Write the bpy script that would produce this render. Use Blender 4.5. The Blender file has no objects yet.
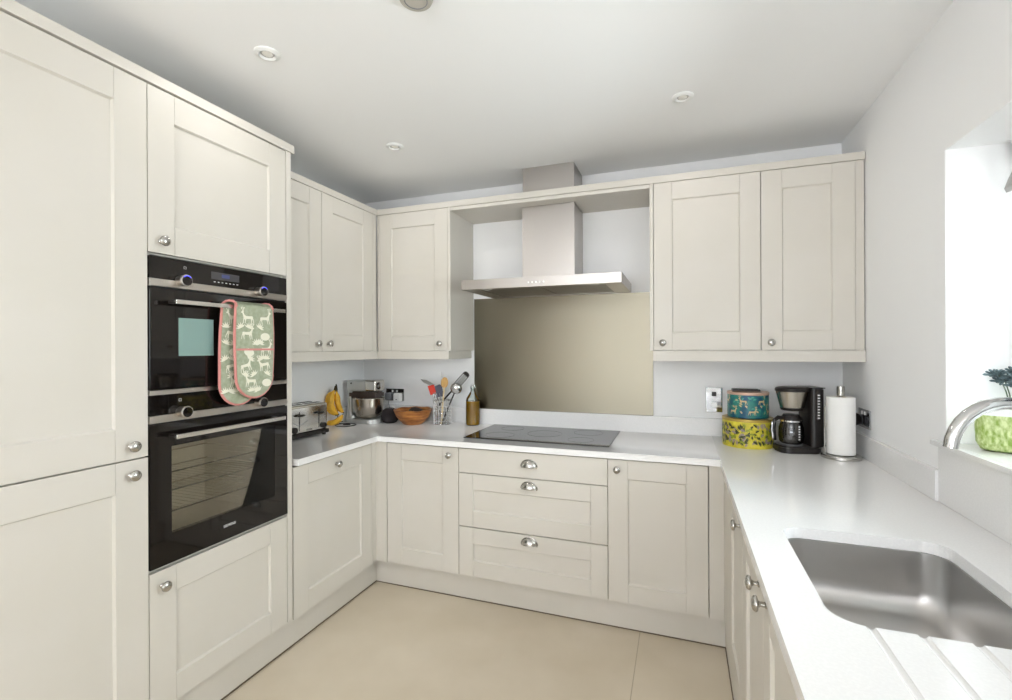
import bpy, bmesh, math, random
from mathutils import Vector, Matrix
random.seed(7)
PI = math.pi
sc = bpy.context.scene
COL = sc.collection

# ------------------------------------------------------------------ camera
EYE = 1.38; YAW = .3491; PITCH = 0; ROLL = -.0042; FPX = 479.4
c, s = math.cos(YAW), math.sin(YAW)
r0, f0, u0 = Vector((c, s, 0)), Vector((-s, c, 0)), Vector((0, 0, 1))
Fw = f0*math.cos(PITCH) + u0*math.sin(PITCH)
U1 = u0*math.cos(PITCH) - f0*math.sin(PITCH)
Rt = r0*math.cos(ROLL) + U1*math.sin(ROLL)
Up = U1*math.cos(ROLL) - r0*math.sin(ROLL)
cam_d = bpy.data.cameras.new('camera'); cam_d.sensor_width = 36; cam_d.lens = FPX/1012*36
cam_d.clip_start = .02; cam_d.shift_y = -2.1/1012
cam = bpy.data.objects.new('camera', cam_d); COL.objects.link(cam)
M = Matrix.Identity(4)
for i in range(3):
    M[i][0] = Rt[i]; M[i][1] = Up[i]; M[i][2] = -Fw[i]
M[0][3], M[1][3], M[2][3] = 0, 0, EYE
cam.matrix_world = M
sc.camera = cam

# ------------------------------------------------------------------ world, lights, exposure
w = bpy.data.worlds.new('sky'); sc.world = w; w.use_nodes = True
wn, wl = w.node_tree.nodes, w.node_tree.links
bg = wn['Background']; bg.inputs[1].default_value = 1.0
tc = wn.new('ShaderNodeTexCoord'); sx = wn.new('ShaderNodeSeparateXYZ'); rmp = wn.new('ShaderNodeValToRGB')
wl.new(tc.outputs['Generated'], sx.inputs[0]); wl.new(sx.outputs[2], rmp.inputs[0]); wl.new(rmp.outputs[0], bg.inputs[0])
rmp.color_ramp.elements[0].position = .0; rmp.color_ramp.elements[0].color = (.95, .97, 1, 1)
rmp.color_ramp.elements[1].position = .6; rmp.color_ramp.elements[1].color = (.80, .88, 1, 1)

def area_light(name, loc, direction, sx_, sy_, power, col):
    l = bpy.data.lights.new(name, 'AREA'); l.shape = 'RECTANGLE'; l.size = sx_; l.size_y = sy_
    l.energy = power; l.color = col
    o = bpy.data.objects.new(name, l); COL.objects.link(o); o.location = loc
    o.rotation_euler = Vector(direction).to_track_quat('-Z', 'Z').to_euler()
    return o
DAY = (.888, .928, 1)
area_light('daylight_window', (1.14, 1.42, 1.62), (-1, 0, -.12), .98, .85, 39, DAY)
area_light('daylight_patio', (-.7, -5.1, 1.2), (0, 1, 0), 2.4, 2.0, 27, DAY)  # added fill light in front of the unseen rear doors
area_light('ceiling_bounce', (-.65, -3.6, 1.2), (0, .2, 1), 2.2, 1.6, 146, DAY)  # added upward fill behind the camera, bounced off the ceiling

vs = sc.view_settings
vs.view_transform = 'Standard'; vs.look = 'None'; vs.gamma = 1; vs.use_curve_mapping = False
vs.exposure = .1
try:
    sc.cycles.use_denoising = True
    sc.cycles.max_bounces = 10; sc.cycles.diffuse_bounces = 6; sc.cycles.transparent_max_bounces = 12
    sc.cycles.sample_clamp_indirect = 6
except Exception: pass

# ------------------------------------------------------------------ materials
def srgb(h):
    v = [int(h[i:i+2], 16)/255 for i in (0, 2, 4)]
    return tuple(x/12.92 if x <= .04045 else ((x+.055)/1.055)**2.4 for x in v) + (1,)
MATS = {}
def mat(name, color='cccccc', rough=.5, metal=0, spec=.5, coat=0, trans=0, ior=1.45, emit=None, estr=0, aniso=0, alpha=1, bump=None):
    if name in MATS: return MATS[name]
    m = bpy.data.materials.new(name); m.use_nodes = True
    p = m.node_tree.nodes['Principled BSDF']
    p.inputs['Base Color'].default_value = srgb(color) if isinstance(color, str) else color
    p.inputs['Roughness'].default_value = rough; p.inputs['Metallic'].default_value = metal
    p.inputs['Specular IOR Level'].default_value = spec; p.inputs['IOR'].default_value = ior
    p.inputs['Coat Weight'].default_value = coat; p.inputs['Coat Roughness'].default_value = .05
    p.inputs['Transmission Weight'].default_value = trans
    p.inputs['Anisotropic'].default_value = aniso; p.inputs['Alpha'].default_value = alpha
    if emit: p.inputs['Emission Color'].default_value = srgb(emit); p.inputs['Emission Strength'].default_value = estr
    if aniso:
        t = m.node_tree.nodes.new('ShaderNodeTangent'); t.direction_type = 'RADIAL'; t.axis = 'Z'
        m.node_tree.links.new(t.outputs[0], p.inputs['Tangent']); p.inputs['Anisotropic Rotation'].default_value = .25
    if bump: add_bump(m, *bump)
    MATS[name] = m; return m
def N(m, t): return m.node_tree.nodes.new(t)
def L(m, a, b): m.node_tree.links.new(a, b)
def add_bump(m, scale=(200, 200, 200), strength=.1, dist=.001, detail=3):
    tcn = N(m, 'ShaderNodeTexCoord'); mp = N(m, 'ShaderNodeMapping'); nz = N(m, 'ShaderNodeTexNoise'); b = N(m, 'ShaderNodeBump')
    mp.inputs['Scale'].default_value = scale; nz.inputs['Scale'].default_value = 1; nz.inputs['Detail'].default_value = detail
    b.inputs['Strength'].default_value = strength; b.inputs['Distance'].default_value = dist
    L(m, tcn.outputs['Object'], mp.inputs[0]); L(m, mp.outputs[0], nz.inputs['Vector']); L(m, nz.outputs['Fac'], b.inputs['Height'])
    L(m, b.outputs[0], m.node_tree.nodes['Principled BSDF'].inputs['Normal'])
    return nz
def noise_mix(m, ca, cb, scale, lo=.4, hi=.6, detail=3, coord='Object', mapping=(1, 1, 1), kind='noise', inp='Base Color'):
    tcn = N(m, 'ShaderNodeTexCoord'); mp = N(m, 'ShaderNodeMapping'); mp.inputs['Scale'].default_value = mapping
    nz = N(m, 'ShaderNodeTexNoise' if kind == 'noise' else 'ShaderNodeTexVoronoi'); nz.inputs['Scale'].default_value = scale
    if kind == 'noise': nz.inputs['Detail'].default_value = detail
    r = N(m, 'ShaderNodeValToRGB'); r.color_ramp.elements[0].position = lo; r.color_ramp.elements[1].position = hi
    r.color_ramp.elements[0].color = srgb(ca); r.color_ramp.elements[1].color = srgb(cb)
    L(m, tcn.outputs[coord], mp.inputs[0]); L(m, mp.outputs[0], nz.inputs['Vector']); L(m, nz.outputs[0], r.inputs[0])
    L(m, r.outputs[0], m.node_tree.nodes['Principled BSDF'].inputs[inp])
    return r

cream = mat('cream_paint', 'e2ddd0', .42, spec=.4); noise_mix(cream, 'd1ccc2', 'd3cec5', 3)
cream_in = mat('cream_board', 'cdc9be', .5)
quartz = mat('white_quartz', 'efeeed', .10, spec=.5); noise_mix(quartz, 'eeedec', 'f1f0ef', 160, .45, .6)
wallm = mat('white_wall_paint', 'f5f5f5', .75, spec=.2, bump=((60, 60, 60), .05, .001))
revealm = mat('white_reveal_paint', 'fafafa', .7, spec=.2)
ceilm = mat('white_ceiling_paint', 'f4f4f4', .8, spec=.15)
chrome = mat('polished_chrome', 'cfcfcf', .12, metal=1)
nickel = mat('satin_nickel', 'b9b7b2', .22, metal=1)
steel = mat('brushed_steel', 'b4afaa', .3, metal=1, aniso=.6); add_bump(steel, (3, 3, 500), .08, .0005)
splash_m = mat('brushed_steel_sheet', '8b8576', .32, metal=1, aniso=.9)
sinkm = mat('satin_sink_steel', 'cbc9c7', .33, metal=1); add_bump(sinkm, (5, 300, 5), .05, .0004)
black = mat('black_plastic', '26221f', .35)
blackgl = mat('black_oven_glass', '15110f', .04, spec=.6)
hobm = mat('black_hob_glass', '121214', .05, spec=.7)
darkm = mat('dark_cavity', '16120f', .5)
white_pl = mat('white_plastic', 'f0f0ee', .3)
grey_pl = mat('grey_plastic', '85868a', .4)
dark_strip = mat('dark_floor_seal', '6e604e', .7)

def tile_floor():
    m = mat('beige_floor_tiles', 'c9bba2', .34)
    p = m.node_tree.nodes['Principled BSDF']
    tcn = N(m, 'ShaderNodeTexCoord'); mp = N(m, 'ShaderNodeMapping'); br = N(m, 'ShaderNodeTexBrick')
    mp.inputs['Location'].default_value = (3.19, .2, 0)
    br.offset = 0; br.inputs['Scale'].default_value = 1
    br.inputs['Brick Width'].default_value = 1.5; br.inputs['Row Height'].default_value = 3.0; br.inputs['Mortar Size'].default_value = .0022
    br.inputs['Mortar Smooth'].default_value = .1
    br.inputs['Mortar'].default_value = srgb('b3a58d')
    nz = N(m, 'ShaderNodeTexNoise'); nz.inputs['Scale'].default_value = 3.5; nz.inputs['Detail'].default_value = 6
    r = N(m, 'ShaderNodeValToRGB'); r.color_ramp.elements[0].position = .3; r.color_ramp.elements[1].position = .7
    r.color_ramp.elements[0].color = srgb('cfc2ac'); r.color_ramp.elements[1].color = srgb('d8ccb8')
    L(m, tcn.outputs['Object'], mp.inputs[0]); L(m, mp.outputs[0], br.inputs['Vector']); L(m, tcn.outputs['Object'], nz.inputs['Vector'])
    L(m, nz.outputs['Fac'], r.inputs[0]); L(m, r.outputs[0], br.inputs['Color1']); L(m, r.outputs[0], br.inputs['Color2'])
    L(m, br.outputs['Color'], p.inputs['Base Color'])
    return m
floorm = tile_floor()
def pane(name, tint='ffffff', refl=.08, rough=.0):
    m = bpy.data.materials.new(name); m.use_nodes = True; nt = m.node_tree
    nt.nodes.remove(nt.nodes['Principled BSDF'])
    t = N(m, 'ShaderNodeBsdfTransparent'); g = N(m, 'ShaderNodeBsdfGlossy'); mx = N(m, 'ShaderNodeMixShader'); fr = N(m, 'ShaderNodeFresnel')
    ad = N(m, 'ShaderNodeMath'); ad.operation = 'ADD'; ad.inputs[1].default_value = refl; ad.use_clamp = True
    t.inputs[0].default_value = srgb(tint); g.inputs['Roughness'].default_value = rough; fr.inputs[0].default_value = 1.45
    L(m, fr.outputs[0], ad.inputs[0]); L(m, ad.outputs[0], mx.inputs[0]); L(m, t.outputs[0], mx.inputs[1]); L(m, g.outputs[0], mx.inputs[2])
    L(m, mx.outputs[0], nt.nodes['Material Output'].inputs[0])
    return m
clear_glass = pane('clear_window_glass', 'fbfffd', .0)
thin_glass = pane('thin_clear_glass', 'f6faf8', .0)
tinted = pane('tinted_oven_glass', 'f2efe8', .0)

# ------------------------------------------------------------------ mesh helpers
class MB:
    def __init__(self): self.bm = bmesh.new(); self.mats = []
    def mi(self, m):
        if m not in self.mats: self.mats.append(m)
        return self.mats.index(m)
    def _set(self, faces, m):
        if m is not None:
            i = self.mi(m)
            for f in faces: f.material_index = i
    def box(self, x0, x1, y0, y1, z0, z1, bev=0, m=None, seg=2, mtx=None):
        b = bmesh.new(); bmesh.ops.create_cube(b, size=1)
        for v in b.verts:
            v.co = Vector(((x0+x1)/2+v.co.x*(x1-x0), (y0+y1)/2+v.co.y*(y1-y0), (z0+z1)/2+v.co.z*(z1-z0)))
        if bev: bmesh.ops.bevel(b, geom=b.edges[:], offset=bev, segments=seg, affect='EDGES', profile=.5)
        return self.add(b, m, mtx)
    def add(self, b, m=None, mtx=None):
        if mtx is not None: bmesh.ops.transform(b, matrix=mtx, verts=b.verts)
        vm = {}; fs = []
        for v in b.verts: vm[v] = self.bm.verts.new(v.co)
        for f in b.faces:
            try: nf = self.bm.faces.new([vm[v] for v in f.verts]); fs.append(nf); nf.material_index = f.material_index
            except ValueError: pass
        self._set(fs, m); b.free(); return self
    def lathe(self, prof, seg=32, m=None, mtx=None, cap=True):
        b = bmesh.new(); rings = []
        for r, z in prof:
            if r < 1e-6: rings.append([b.verts.new((0, 0, z))])
            else: rings.append([b.verts.new((r*math.cos(2*PI*k/seg), r*math.sin(2*PI*k/seg), z)) for k in range(seg)])
        for a, c_ in zip(rings, rings[1:]):
            for k in range(seg):
                k2 = (k+1) % seg
                if len(a) == 1 and len(c_) == 1: continue
                if len(a) == 1: b.faces.new((a[0], c_[k2], c_[k]))
                elif len(c_) == 1: b.faces.new((a[k], a[k2], c_[0]))
                else: b.faces.new((a[k], a[k2], c_[k2], c_[k]))
        if cap:
            if len(rings[0]) > 1: b.faces.new(rings[0][::-1])
            if len(rings[-1]) > 1: b.faces.new(rings[-1])
        bmesh.ops.recalc_face_normals(b, faces=b.faces)
        return self.add(b, m, mtx)
    def tube(self, pts, r, seg=10, m=None, mtx=None, closed=False, flat=1):
        pts = [Vector(p) for p in pts]; n = len(pts)
        rs = r if isinstance(r, (list, tuple)) else [r]*n
        b = bmesh.new(); rings = []; prev = None
        for i, p in enumerate(pts):
            if closed: t = pts[(i+1) % n]-pts[i-1]
            else: t = pts[min(i+1, n-1)]-pts[max(i-1, 0)]
            t.normalize()
            if prev is None:
                prev = t.orthogonal().normalized()
            prev = (prev - t*prev.dot(t))
            if prev.length < 1e-6: prev = t.orthogonal()
            prev.normalize(); q = t.cross(prev)
            rings.append([b.verts.new(p+(prev*math.cos(2*PI*k/seg)+q*math.sin(2*PI*k/seg)*flat)*rs[i]) for k in range(seg)])
        prs = list(zip(rings, rings[1:])) + ([(rings[-1], rings[0])] if closed else [])
        for a, c_ in prs:
            for k in range(seg): b.faces.new((a[k], a[(k+1) % seg], c_[(k+1) % seg], c_[k]))
        if not closed: b.faces.new(rings[0][::-1]); b.faces.new(rings[-1])
        bmesh.ops.recalc_face_normals(b, faces=b.faces)
        return self.add(b, m, mtx)
    def prism(self, outline, z0, z1, m=None, mtx=None, bev=0):
        b = bmesh.new(); vs_ = [b.verts.new((x, y, z0)) for x, y in outline]
        f = b.faces.new(vs_); r = bmesh.ops.extrude_face_region(b, geom=[f])
        for v in [g for g in r['geom'] if isinstance(g, bmesh.types.BMVert)]: v.co.z = z1
        bmesh.ops.recalc_face_normals(b, faces=b.faces)
        if bev:
            es = [e for e in b.edges if abs(e.verts[0].co.z-e.verts[1].co.z) < 1e-7]
            bmesh.ops.bevel(b, geom=es, offset=bev, segments=2, affect='EDGES')
        return self.add(b, m, mtx)
    def ellip(self, c_, r3, m=None, seg=16, mtx=None):
        b = bmesh.new(); bmesh.ops.create_uvsphere(b, u_segments=seg, v_segments=max(6, seg//2), radius=1)
        for v in b.verts: v.co = Vector((c_[0]+v.co.x*r3[0], c_[1]+v.co.y*r3[1], c_[2]+v.co.z*r3[2]))
        return self.add(b, m, mtx)
    def build(self, name, material, parent=None, smooth=35, offset=None):
        me = bpy.data.meshes.new(name)
        if offset is not None: bmesh.ops.translate(self.bm, verts=self.bm.verts, vec=-Vector(offset))
        self.bm.to_mesh(me); self.bm.free()
        if not self.mats: self.mats = [material]
        for m in self.mats: me.materials.append(m)
        for p in me.polygons: p.use_smooth = True
        me.set_sharp_from_angle(angle=math.radians(smooth))
        o = bpy.data.objects.new(name, me); COL.objects.link(o)
        wm = o.modifiers.new('weighted_normals', 'WEIGHTED_NORMAL'); wm.keep_sharp = True; wm.weight = 100
        if parent is not None: o.parent = parent
        if offset is not None: o.location = offset
        return o
def thing(name, label, cat, loc=(0, 0, 0), rz=0, group=None):
    o = bpy.data.objects.new(name, None); COL.objects.link(o); o.location = loc; o.rotation_euler = (0, 0, rz)
    o.empty_display_size = .1
    o['label'] = label; o['category'] = cat
    if group: o['group'] = group
    return o
def tag(o, label, cat, group=None):
    o['label'] = label; o['category'] = cat
    if group: o['group'] = group
    return o
def struct(o): o['kind'] = 'structure'; return o
def copy_tree(o, parent=None):
    n = o.copy(); COL.objects.link(n); n.parent = parent
    for ch in list(o.children): copy_tree(ch, n)
    return n
def text_mesh(body, size, m, name, parent, loc, rot, ext=.0004, align='CENTER'):
    cu = bpy.data.curves.new(name, 'FONT'); cu.body = body; cu.size = size; cu.extrude = ext; cu.align_x = align; cu.align_y = 'CENTER'
    o = bpy.data.objects.new(name, cu); COL.objects.link(o)
    dg = bpy.context.evaluated_depsgraph_get(); me = bpy.data.meshes.new_from_object(o.evaluated_get(dg))
    bpy.data.objects.remove(o, do_unlink=True)
    me.materials.clear(); me.materials.append(m)
    n = bpy.data.objects.new(name, me); COL.objects.link(n); n.parent = parent; n.location = loc; n.rotation_euler = rot
    return n
RX90 = Matrix.Rotation(PI/2, 4, 'X')      # +z axis -> -y

# ------------------------------------------------------------------ setting
XW, YW, XL, ZC, YR = .798, 2.965, -2.2, 2.447, -5.2
def slab(name, m, *b):
    mb = MB()
    for x in b: mb.box(*x)
    return struct(mb.build(name, m))
slab('floor', floorm, (XL-.1, XW+.1, YR-.1, YW+.1, -.08, 0))
slab('ceiling', ceilm, (XL-.1, XW+.3, YR-.1, YW+.1, ZC, ZC+.08))
slab('wall_back', wallm, (XL-.1, XW+.3, YW, YW+.1, 0, ZC))
slab('wall_left', wallm, (XL-.1, XL, YR-.1, YW, 0, ZC))
WY0, WY1, WZ0, WZ1 = .86, 1.926, 1.057, 2.01        # window hole
XO = 1.08                                            # outer face of the right wall
slab('wall_right', wallm, (XW, XO, WY1, YW, 0, ZC), (XW, XO, YR-.1, WY0, 0, ZC), (XW, XO, WY0, WY1, 0, WZ0), (XW, XO, WY0, WY1, WZ1, ZC))
# reveal lining
slab('trim_1', revealm, (XW+.001, .965, WY1-.003, WY1, WZ0, WZ1), (XW+.001, .965, WY0, WY1, WZ1-.003, WZ1), (XW+.001, .965, WY0, WY0+.003, WZ0, WZ1))
# window frame with glass
fr = MB()
for b in ((.97, 1.03, WY0, WY1, WZ0, WZ0+.06), (.97, 1.03, WY0, WY1, WZ1-.06, WZ1), (.97, 1.03, WY0, WY0+.06, WZ0, WZ1), (.97, 1.03, WY1-.06, WY1, WZ0, WZ1), (.97, 1.03, 1.37, 1.44, WZ0, WZ1)):
    fr.box(*b, bev=.006)
wf = struct(fr.build('window_1', white_pl))
g = MB(); g.box(.998, 1.002, WY0+.06, WY1-.06, WZ0+.06, WZ1-.06); g.build('window_pane', clear_glass, wf)
# rear wall; unseen patio doors added for light and reflections
slab('wall_rear', wallm, (XL, -2.0, YR-.1, YR, 0, ZC), (.6, XW, YR-.1, YR, 0, ZC), (-2.0, .6, YR-.1, YR, 2.15, ZC))
fr = MB()
for b in ((-2.0, .6, YR-.08, YR-.02, 0.0, .09), (-2.0, .6, YR-.08, YR-.02, 2.07, 2.15), (-2.0, -1.92, YR-.08, YR-.02, 0, 2.15), (.52, .6, YR-.08, YR-.02, 0, 2.15), (-.75, -.65, YR-.08, YR-.02, 0, 2.15)):
    fr.box(*b, bev=.005)
d1 = struct(fr.build('door_1', white_pl))
g = MB(); g.box(-1.92, .52, YR-.052, YR-.048, .09, 2.07); g.build('door_pane', clear_glass, d1)
dm = mat('oak_door_veneer', '8f8577', .5); noise_mix(dm, '877c6e', '978d80', 8, .3, .7, mapping=(4, 4, .5))
mb = MB(); mb.box(XL+.001, XL+.03, -3.05, -1.55, .004, 2.06, .002); mb.box(XL+.030, XL+.036, -2.32, -2.28, .004, 2.06, .001)
d2 = struct(mb.build('door_2', dm))  # unseen door added to put a darker band in the splashback reflection
mb = MB(); mb.tube([(XL+.03, -2.2, 1.0), (XL+.075, -2.2, 1.0), (XL+.075, -2.08, 1.0)], .008, 10); mb.build('door_handle', chrome, d2)
added_lawn = mat('lawn_green', '6f8f3a', .9); noise_mix(added_lawn, '5f7f32', '86a34a', 6)
slab('ground', added_lawn, (-12, 12, -18, YR-.1, -.15, -.1))  # unseen grass outside, added for light and reflections

# ------------------------------------------------------------------ cabinet fittings (local: x along run, y into the wall, z up; door faces at y=-.02)
def knob_mb(x, z, y=-.02, r=.0178):
    mb = MB()
    prof = [(.0085, 0), (.0085, .002), (.006, .005), (.0055, .013), (.008, .017), (r*.9, .0195), (r, .0225), (r*.97, .026), (r*.8, .0295), (r*.45, .032), (0, .033)]
    mb.lathe(prof, 24, mtx=Matrix.Translation((x, y, z)) @ RX90)
    return mb
def add_knob(parent, x, z, y=-.02):
    o = knob_mb(0, 0, 0).build('knob', nickel, parent); o.location = (x, y, z); o['label'] = 'round metal knob'; return o
def cup_mb():
    a, b_, d = .042, .034, .025
    mb = MB(); b = bmesh.new(); nu, nv = 20, 8; rows = []
    for j in range(nv+1):
        ph = PI/2*j/nv                       # 0 at rim plane, 90deg at the front
        rows.append([b.verts.new((a*math.cos(ph)*math.cos(PI*i/nu), -d*math.sin(ph), b_*math.cos(ph)*math.sin(PI*i/nu)*1.0)) for i in range(nu+1)])
    for j in range(nv):
        for i in range(nu):
            try: b.faces.new((rows[j][i], rows[j][i+1], rows[j+1][i+1], rows[j+1][i]))
            except ValueError: pass
    bmesh.ops.remove_doubles(b, verts=b.verts, dist=1e-5)
    bmesh.ops.solidify(b, geom=b.faces[:], thickness=.0022)
    bmesh.ops.recalc_face_normals(b, faces=b.faces)
    mb.add(b)
    # flange round the dome and rolled lower lip
    mb.tube([(a*1.06*math.cos(t), -.0015, b_*1.06*math.sin(t)) for t in [PI*i/20 for i in range(21)]], .0026, 8)
    mb.tube([(a*math.cos(t), -d*math.sin(t), 0) for t in [PI*i/20 for i in range(21)]], .0022, 8)
    mb.box(-a*1.05, a*1.05, -.002, 0, -.008, .002, .0008)
    return mb
def shaker(parent, x0, x1, z0, z1, stile=.092, rail=.092, name='door', y0=-.02, t=.02, label=None, plain=False):
    g_ = .0016; x0 += g_; x1 -= g_; z0 += g_; z1 -= g_
    mb = MB(); ox, oz = x0, z0; W, H = x1-x0, z1-z0
    if plain: mb.box(0, W, 0, t, 0, H, .0015)
    else:
        mb.box(stile-.006, W-stile+.006, .0092, t-.001, rail-.006, H-rail+.006)
        e = .00025
        mb.box(0, stile-e, 0, t, 0, H, .0013); mb.box(W-stile+e, W, 0, t, 0, H, .0013)
        for a, b_ in ((0, rail), (H-rail, H)): mb.box(stile+e, W-stile-e, .0004, t, a, b_, .0013)
        # sloped inner moulding
        q = .005
        for (p0, p1, nrm) in (((stile, rail), (W-stile, rail), (0, 1)), ((stile, H-rail), (W-stile, H-rail), (0, -1)), ((stile, rail), (stile, H-rail), (1, 0)), ((W-stile, rail), (W-stile, H-rail), (-1, 0))):
            b = bmesh.new(); vv = []
            for p in (p0, p1):
                vv.append([b.verts.new((p[0], .002, p[1])), b.verts.new((p[0]+nrm[0]*q, .0093, p[1]+nrm[1]*q)), b.verts.new((p[0], .0093, p[1]))])
            for k in range(3): b.faces.new((vv[0][k], vv[0][(k+1) % 3], vv[1][(k+1) % 3], vv[1][k]))
            b.faces.new(vv[0]); b.faces.new(vv[1][::-1]); bmesh.ops.recalc_face_normals(b, faces=b.faces); mb.add(b)
    o = mb.build(name, cream, parent); o.location = (ox, y0, oz)
    if label: o['label'] = label
    return o
def lk(door, wx, wz):      # knob placed at unit coordinates under a door
    o = knob_mb(0, 0, 0).build('knob', nickel, door)
    o.location = (wx-door.location.x, 0, wz-door.location.z)
    return o
def carcass(parent, boxes, name='body', m=None):
    mb = MB()
    for b in boxes: mb.box(*b)
    return mb.build(name, m or cream_in, parent)
RL, RR = PI/2, -PI/2

# ---- left run, carcass front x=-1.68 (door face -1.66); local x = world y - oy, local y = -(world x + 1.68)
DEPL = 2.2-1.68-.004
# tall larder cabinet
t = thing('tall_cabinet', 'tall cream cabinet at the left edge, with two doors one above the other', 'cabinet', (-1.68, .489, .152), RL)
W = .598
carcass(t, [(0, W, 0, DEPL, 0, 2.114)])
d = shaker(t, 0, W+.002, 0, .872, stile=.098, rail=.098); lk(d, .5445, .824)
d = shaker(t, 0, W+.002, .874, 2.114, stile=.098, rail=.1); lk(d, .5445, .917)
# oven housing: open recess for the ovens
t = thing('oven_housing_cabinet', 'tall cream cabinet holding the two built-in ovens, with end panel', 'cabinet', (-1.68, 1.0885, .152), RL)
W = .5945; z0 = .64-.152; z1 = 1.697-.152
carcass(t, [(0, .018, 0, DEPL, 0, 2.114), (W-.018, W, 0, DEPL, 0, 2.114), (.018, W-.018, 0, DEPL, 0, z0-.004), (.018, W-.018, 0, DEPL, z1+.004, 2.114), (.018, W-.018, DEPL-.02, DEPL, z0-.004, z1+.004)])
d = shaker(t, 0, W, 0, z0-.01, stile=.09, rail=.09, label='short lower door below the ovens'); lk(d, .043, .425)
d = shaker(t, 0, W, z1+.008, 2.114, stile=.09, rail=.098, label='upper door above the ovens'); lk(d, .043, 1.5955)
mb = MB(); mb.box(W+.0005, W+.028, -.022, DEPL, 0, 2.116, .001); mb.build('end_panel', cream, t)

# cornice over the tall cabinets
mb = MB(); mb.box(-1.70, -1.655, .48, 1.73, 2.270, 2.306, .0015); mb.box(-2.19, -1.70, 1.69, 1.728, 2.270, 2.306, .0015)
o = mb.build('cornice', cream, None, offset=(-1.68, 1.1, 2.27)); tag(o, 'straight cream cornice strip along the top of the tall cabinets', 'cornice')

# dishwasher door cabinet
t = thing('integrated_dishwasher', 'cream fronted integrated dishwasher next to the oven tower, knob at top centre', 'dishwasher', (-1.68, 1.7185, .142), RL)
W = .5925
carcass(t, [(.004, W-.004, .001, .48, .02, .69)], m=grey_pl)
d = shaker(t, 0, W, 0, .696, stile=.094, rail=.094); lk(d, .292, .648)
# corner posts
t = MB()
t.box(-1.70, -1.66, 2.3125, 2.3535, .15, .842, .001); t.box(-1.66, -1.589, 2.3525, 2.39, .15, .842, .001)
tag(t.build('corner_post', cream, offset=(-1.66, 2.35, .15)), 'cream L-shaped corner post between dishwasher door and back run', 'corner post', )
t = MB(); t.box(.1185, .18, 2.3535, 2.39, .15, .842, .001); t.box(.18, .20, 2.1175, 2.3535, .15, .842, .001)
tag(t.build('corner_post', cream, offset=(.18, 2.35, .15)), 'cream corner post where the back run meets the sink run', 'corner post')

# ---- back run, carcass front y=2.372
DB = .55
t = thing('base_cabinet', 'narrow cream base cabinet left of the drawers, knob at its top right', 'cabinet', (-1.5865, 2.372, .152), 0)
carcass(t, [(0, .452, 0, DB, 0, .69)]); d = shaker(t, 0, .4535, 0, .688, stile=.095, rail=.09); lk(d, .4535-.052, .646)
t = thing('drawer_unit', 'wide cream drawer unit with three drawers under the hob', 'drawer unit', (-1.133, 2.372, .152), 0)
W = .799
carcass(t, [(0, W, 0, DB, 0, .69)])
cup0 = None
for nm, a, b_, hz, pl, lb in (('drawer', .555, .688, .618, True, 'shallow plain top drawer'), ('drawer', .267, .5545, .505, False, 'middle drawer with recessed panel'), ('drawer', 0, .2655, .218, False, 'bottom drawer with recessed panel')):
    d = shaker(t, 0, W, a, b_, stile=.082, rail=.084 if not pl else .05, name=nm, plain=pl, label=lb)
    h = cup_mb().build('cup_handle', nickel, d); h.location = (.4-d.location.x, 0, hz-d.location.z); h['label'] = 'metal cup handle'
t = thing('base_cabinet', 'cream base cabinet right of the drawers, knob at its top left', 'cabinet', (-.334, 2.372, .152), 0)
carcass(t, [(0, .45, 0, DB, 0, .69)]); d = shaker(t, 0, .4505, 0, .688, stile=.093, rail=.09); lk(d, .045, .642)

# ---- right run, carcass front x=.20 (door face .18); local x = oy - world y
DR = .56
def runit(name, label, y_hi, W, doors):
    t = thing(name, label, 'cabinet', (.20, y_hi, .152), RR)
    return t
t = thing('base_cabinet', 'cream base cabinet in the sink run nearest the back corner, single door', 'cabinet', (.20, 2.1165, .152), RR)
carcass(t, [(0, .449, 0, DR, 0, .69)]); d = shaker(t, 0, .45, 0, .688, stile=.092, rail=.09); lk(d, .45-.035, .654)
t = thing('sink_cabinet', 'cream double door cabinet below the sink with two knobs side by side', 'cabinet', (.20, 1.6655, .152), RR)
carcass(t, [(0, .799, 0, .018, 0, .69), (0, .799, .018, DR, 0, .018), (0, .018, .018, DR, .018, .69), (.781, .799, .018, DR, .018, .69)])
d = shaker(t, 0, .4, 0, .688, stile=.085, rail=.09); lk(d, .4-.055, .645)
d = shaker(t, .4, .8, 0, .688, stile=.085, rail=.09); lk(d, .455, .648)
t = thing('base_cabinet', 'cream base cabinet at the near end of the sink run, below the drainer', 'cabinet', (.20, .8645, .152), RR)
carcass(t, [(0, .599, 0, DR, 0, .69)]); d = shaker(t, 0, .6, 0, .688, stile=.092, rail=.09); lk(d, .04, .644)

# plinths
def plinth(label, *b):
    mb = MB()
    for x in b: mb.box(*x, bev=.001)
    bx = b[0]; tag(mb.build('plinth', cream, offset=((bx[0]+bx[1])/2, (bx[2]+bx[3])/2, 0.004)), label, 'plinth')
plinth('cream plinth strip under the oven tower and dishwasher', (-1.718, -1.70, .48, 2.424, .005, .146))
plinth('cream plinth strip along the floor below the drawers', (-1.6995, .189, 2.406, 2.424, .005, .146))
plinth('cream plinth strip along the floor of the sink run', (.190, .208, .27, 2.424, .005, .146))
mb = MB(); mb.box(-1.702, -1.696, .48, 2.41, .0003, .0045); mb.box(-1.696, .186, 2.4035, 2.41, .0003, .0045); mb.box(.186, .194, .27, 2.41, .0003, .0045)
struct(mb.build('trim_2', dark_strip))  # thin dark line along the foot of the plinths

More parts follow.
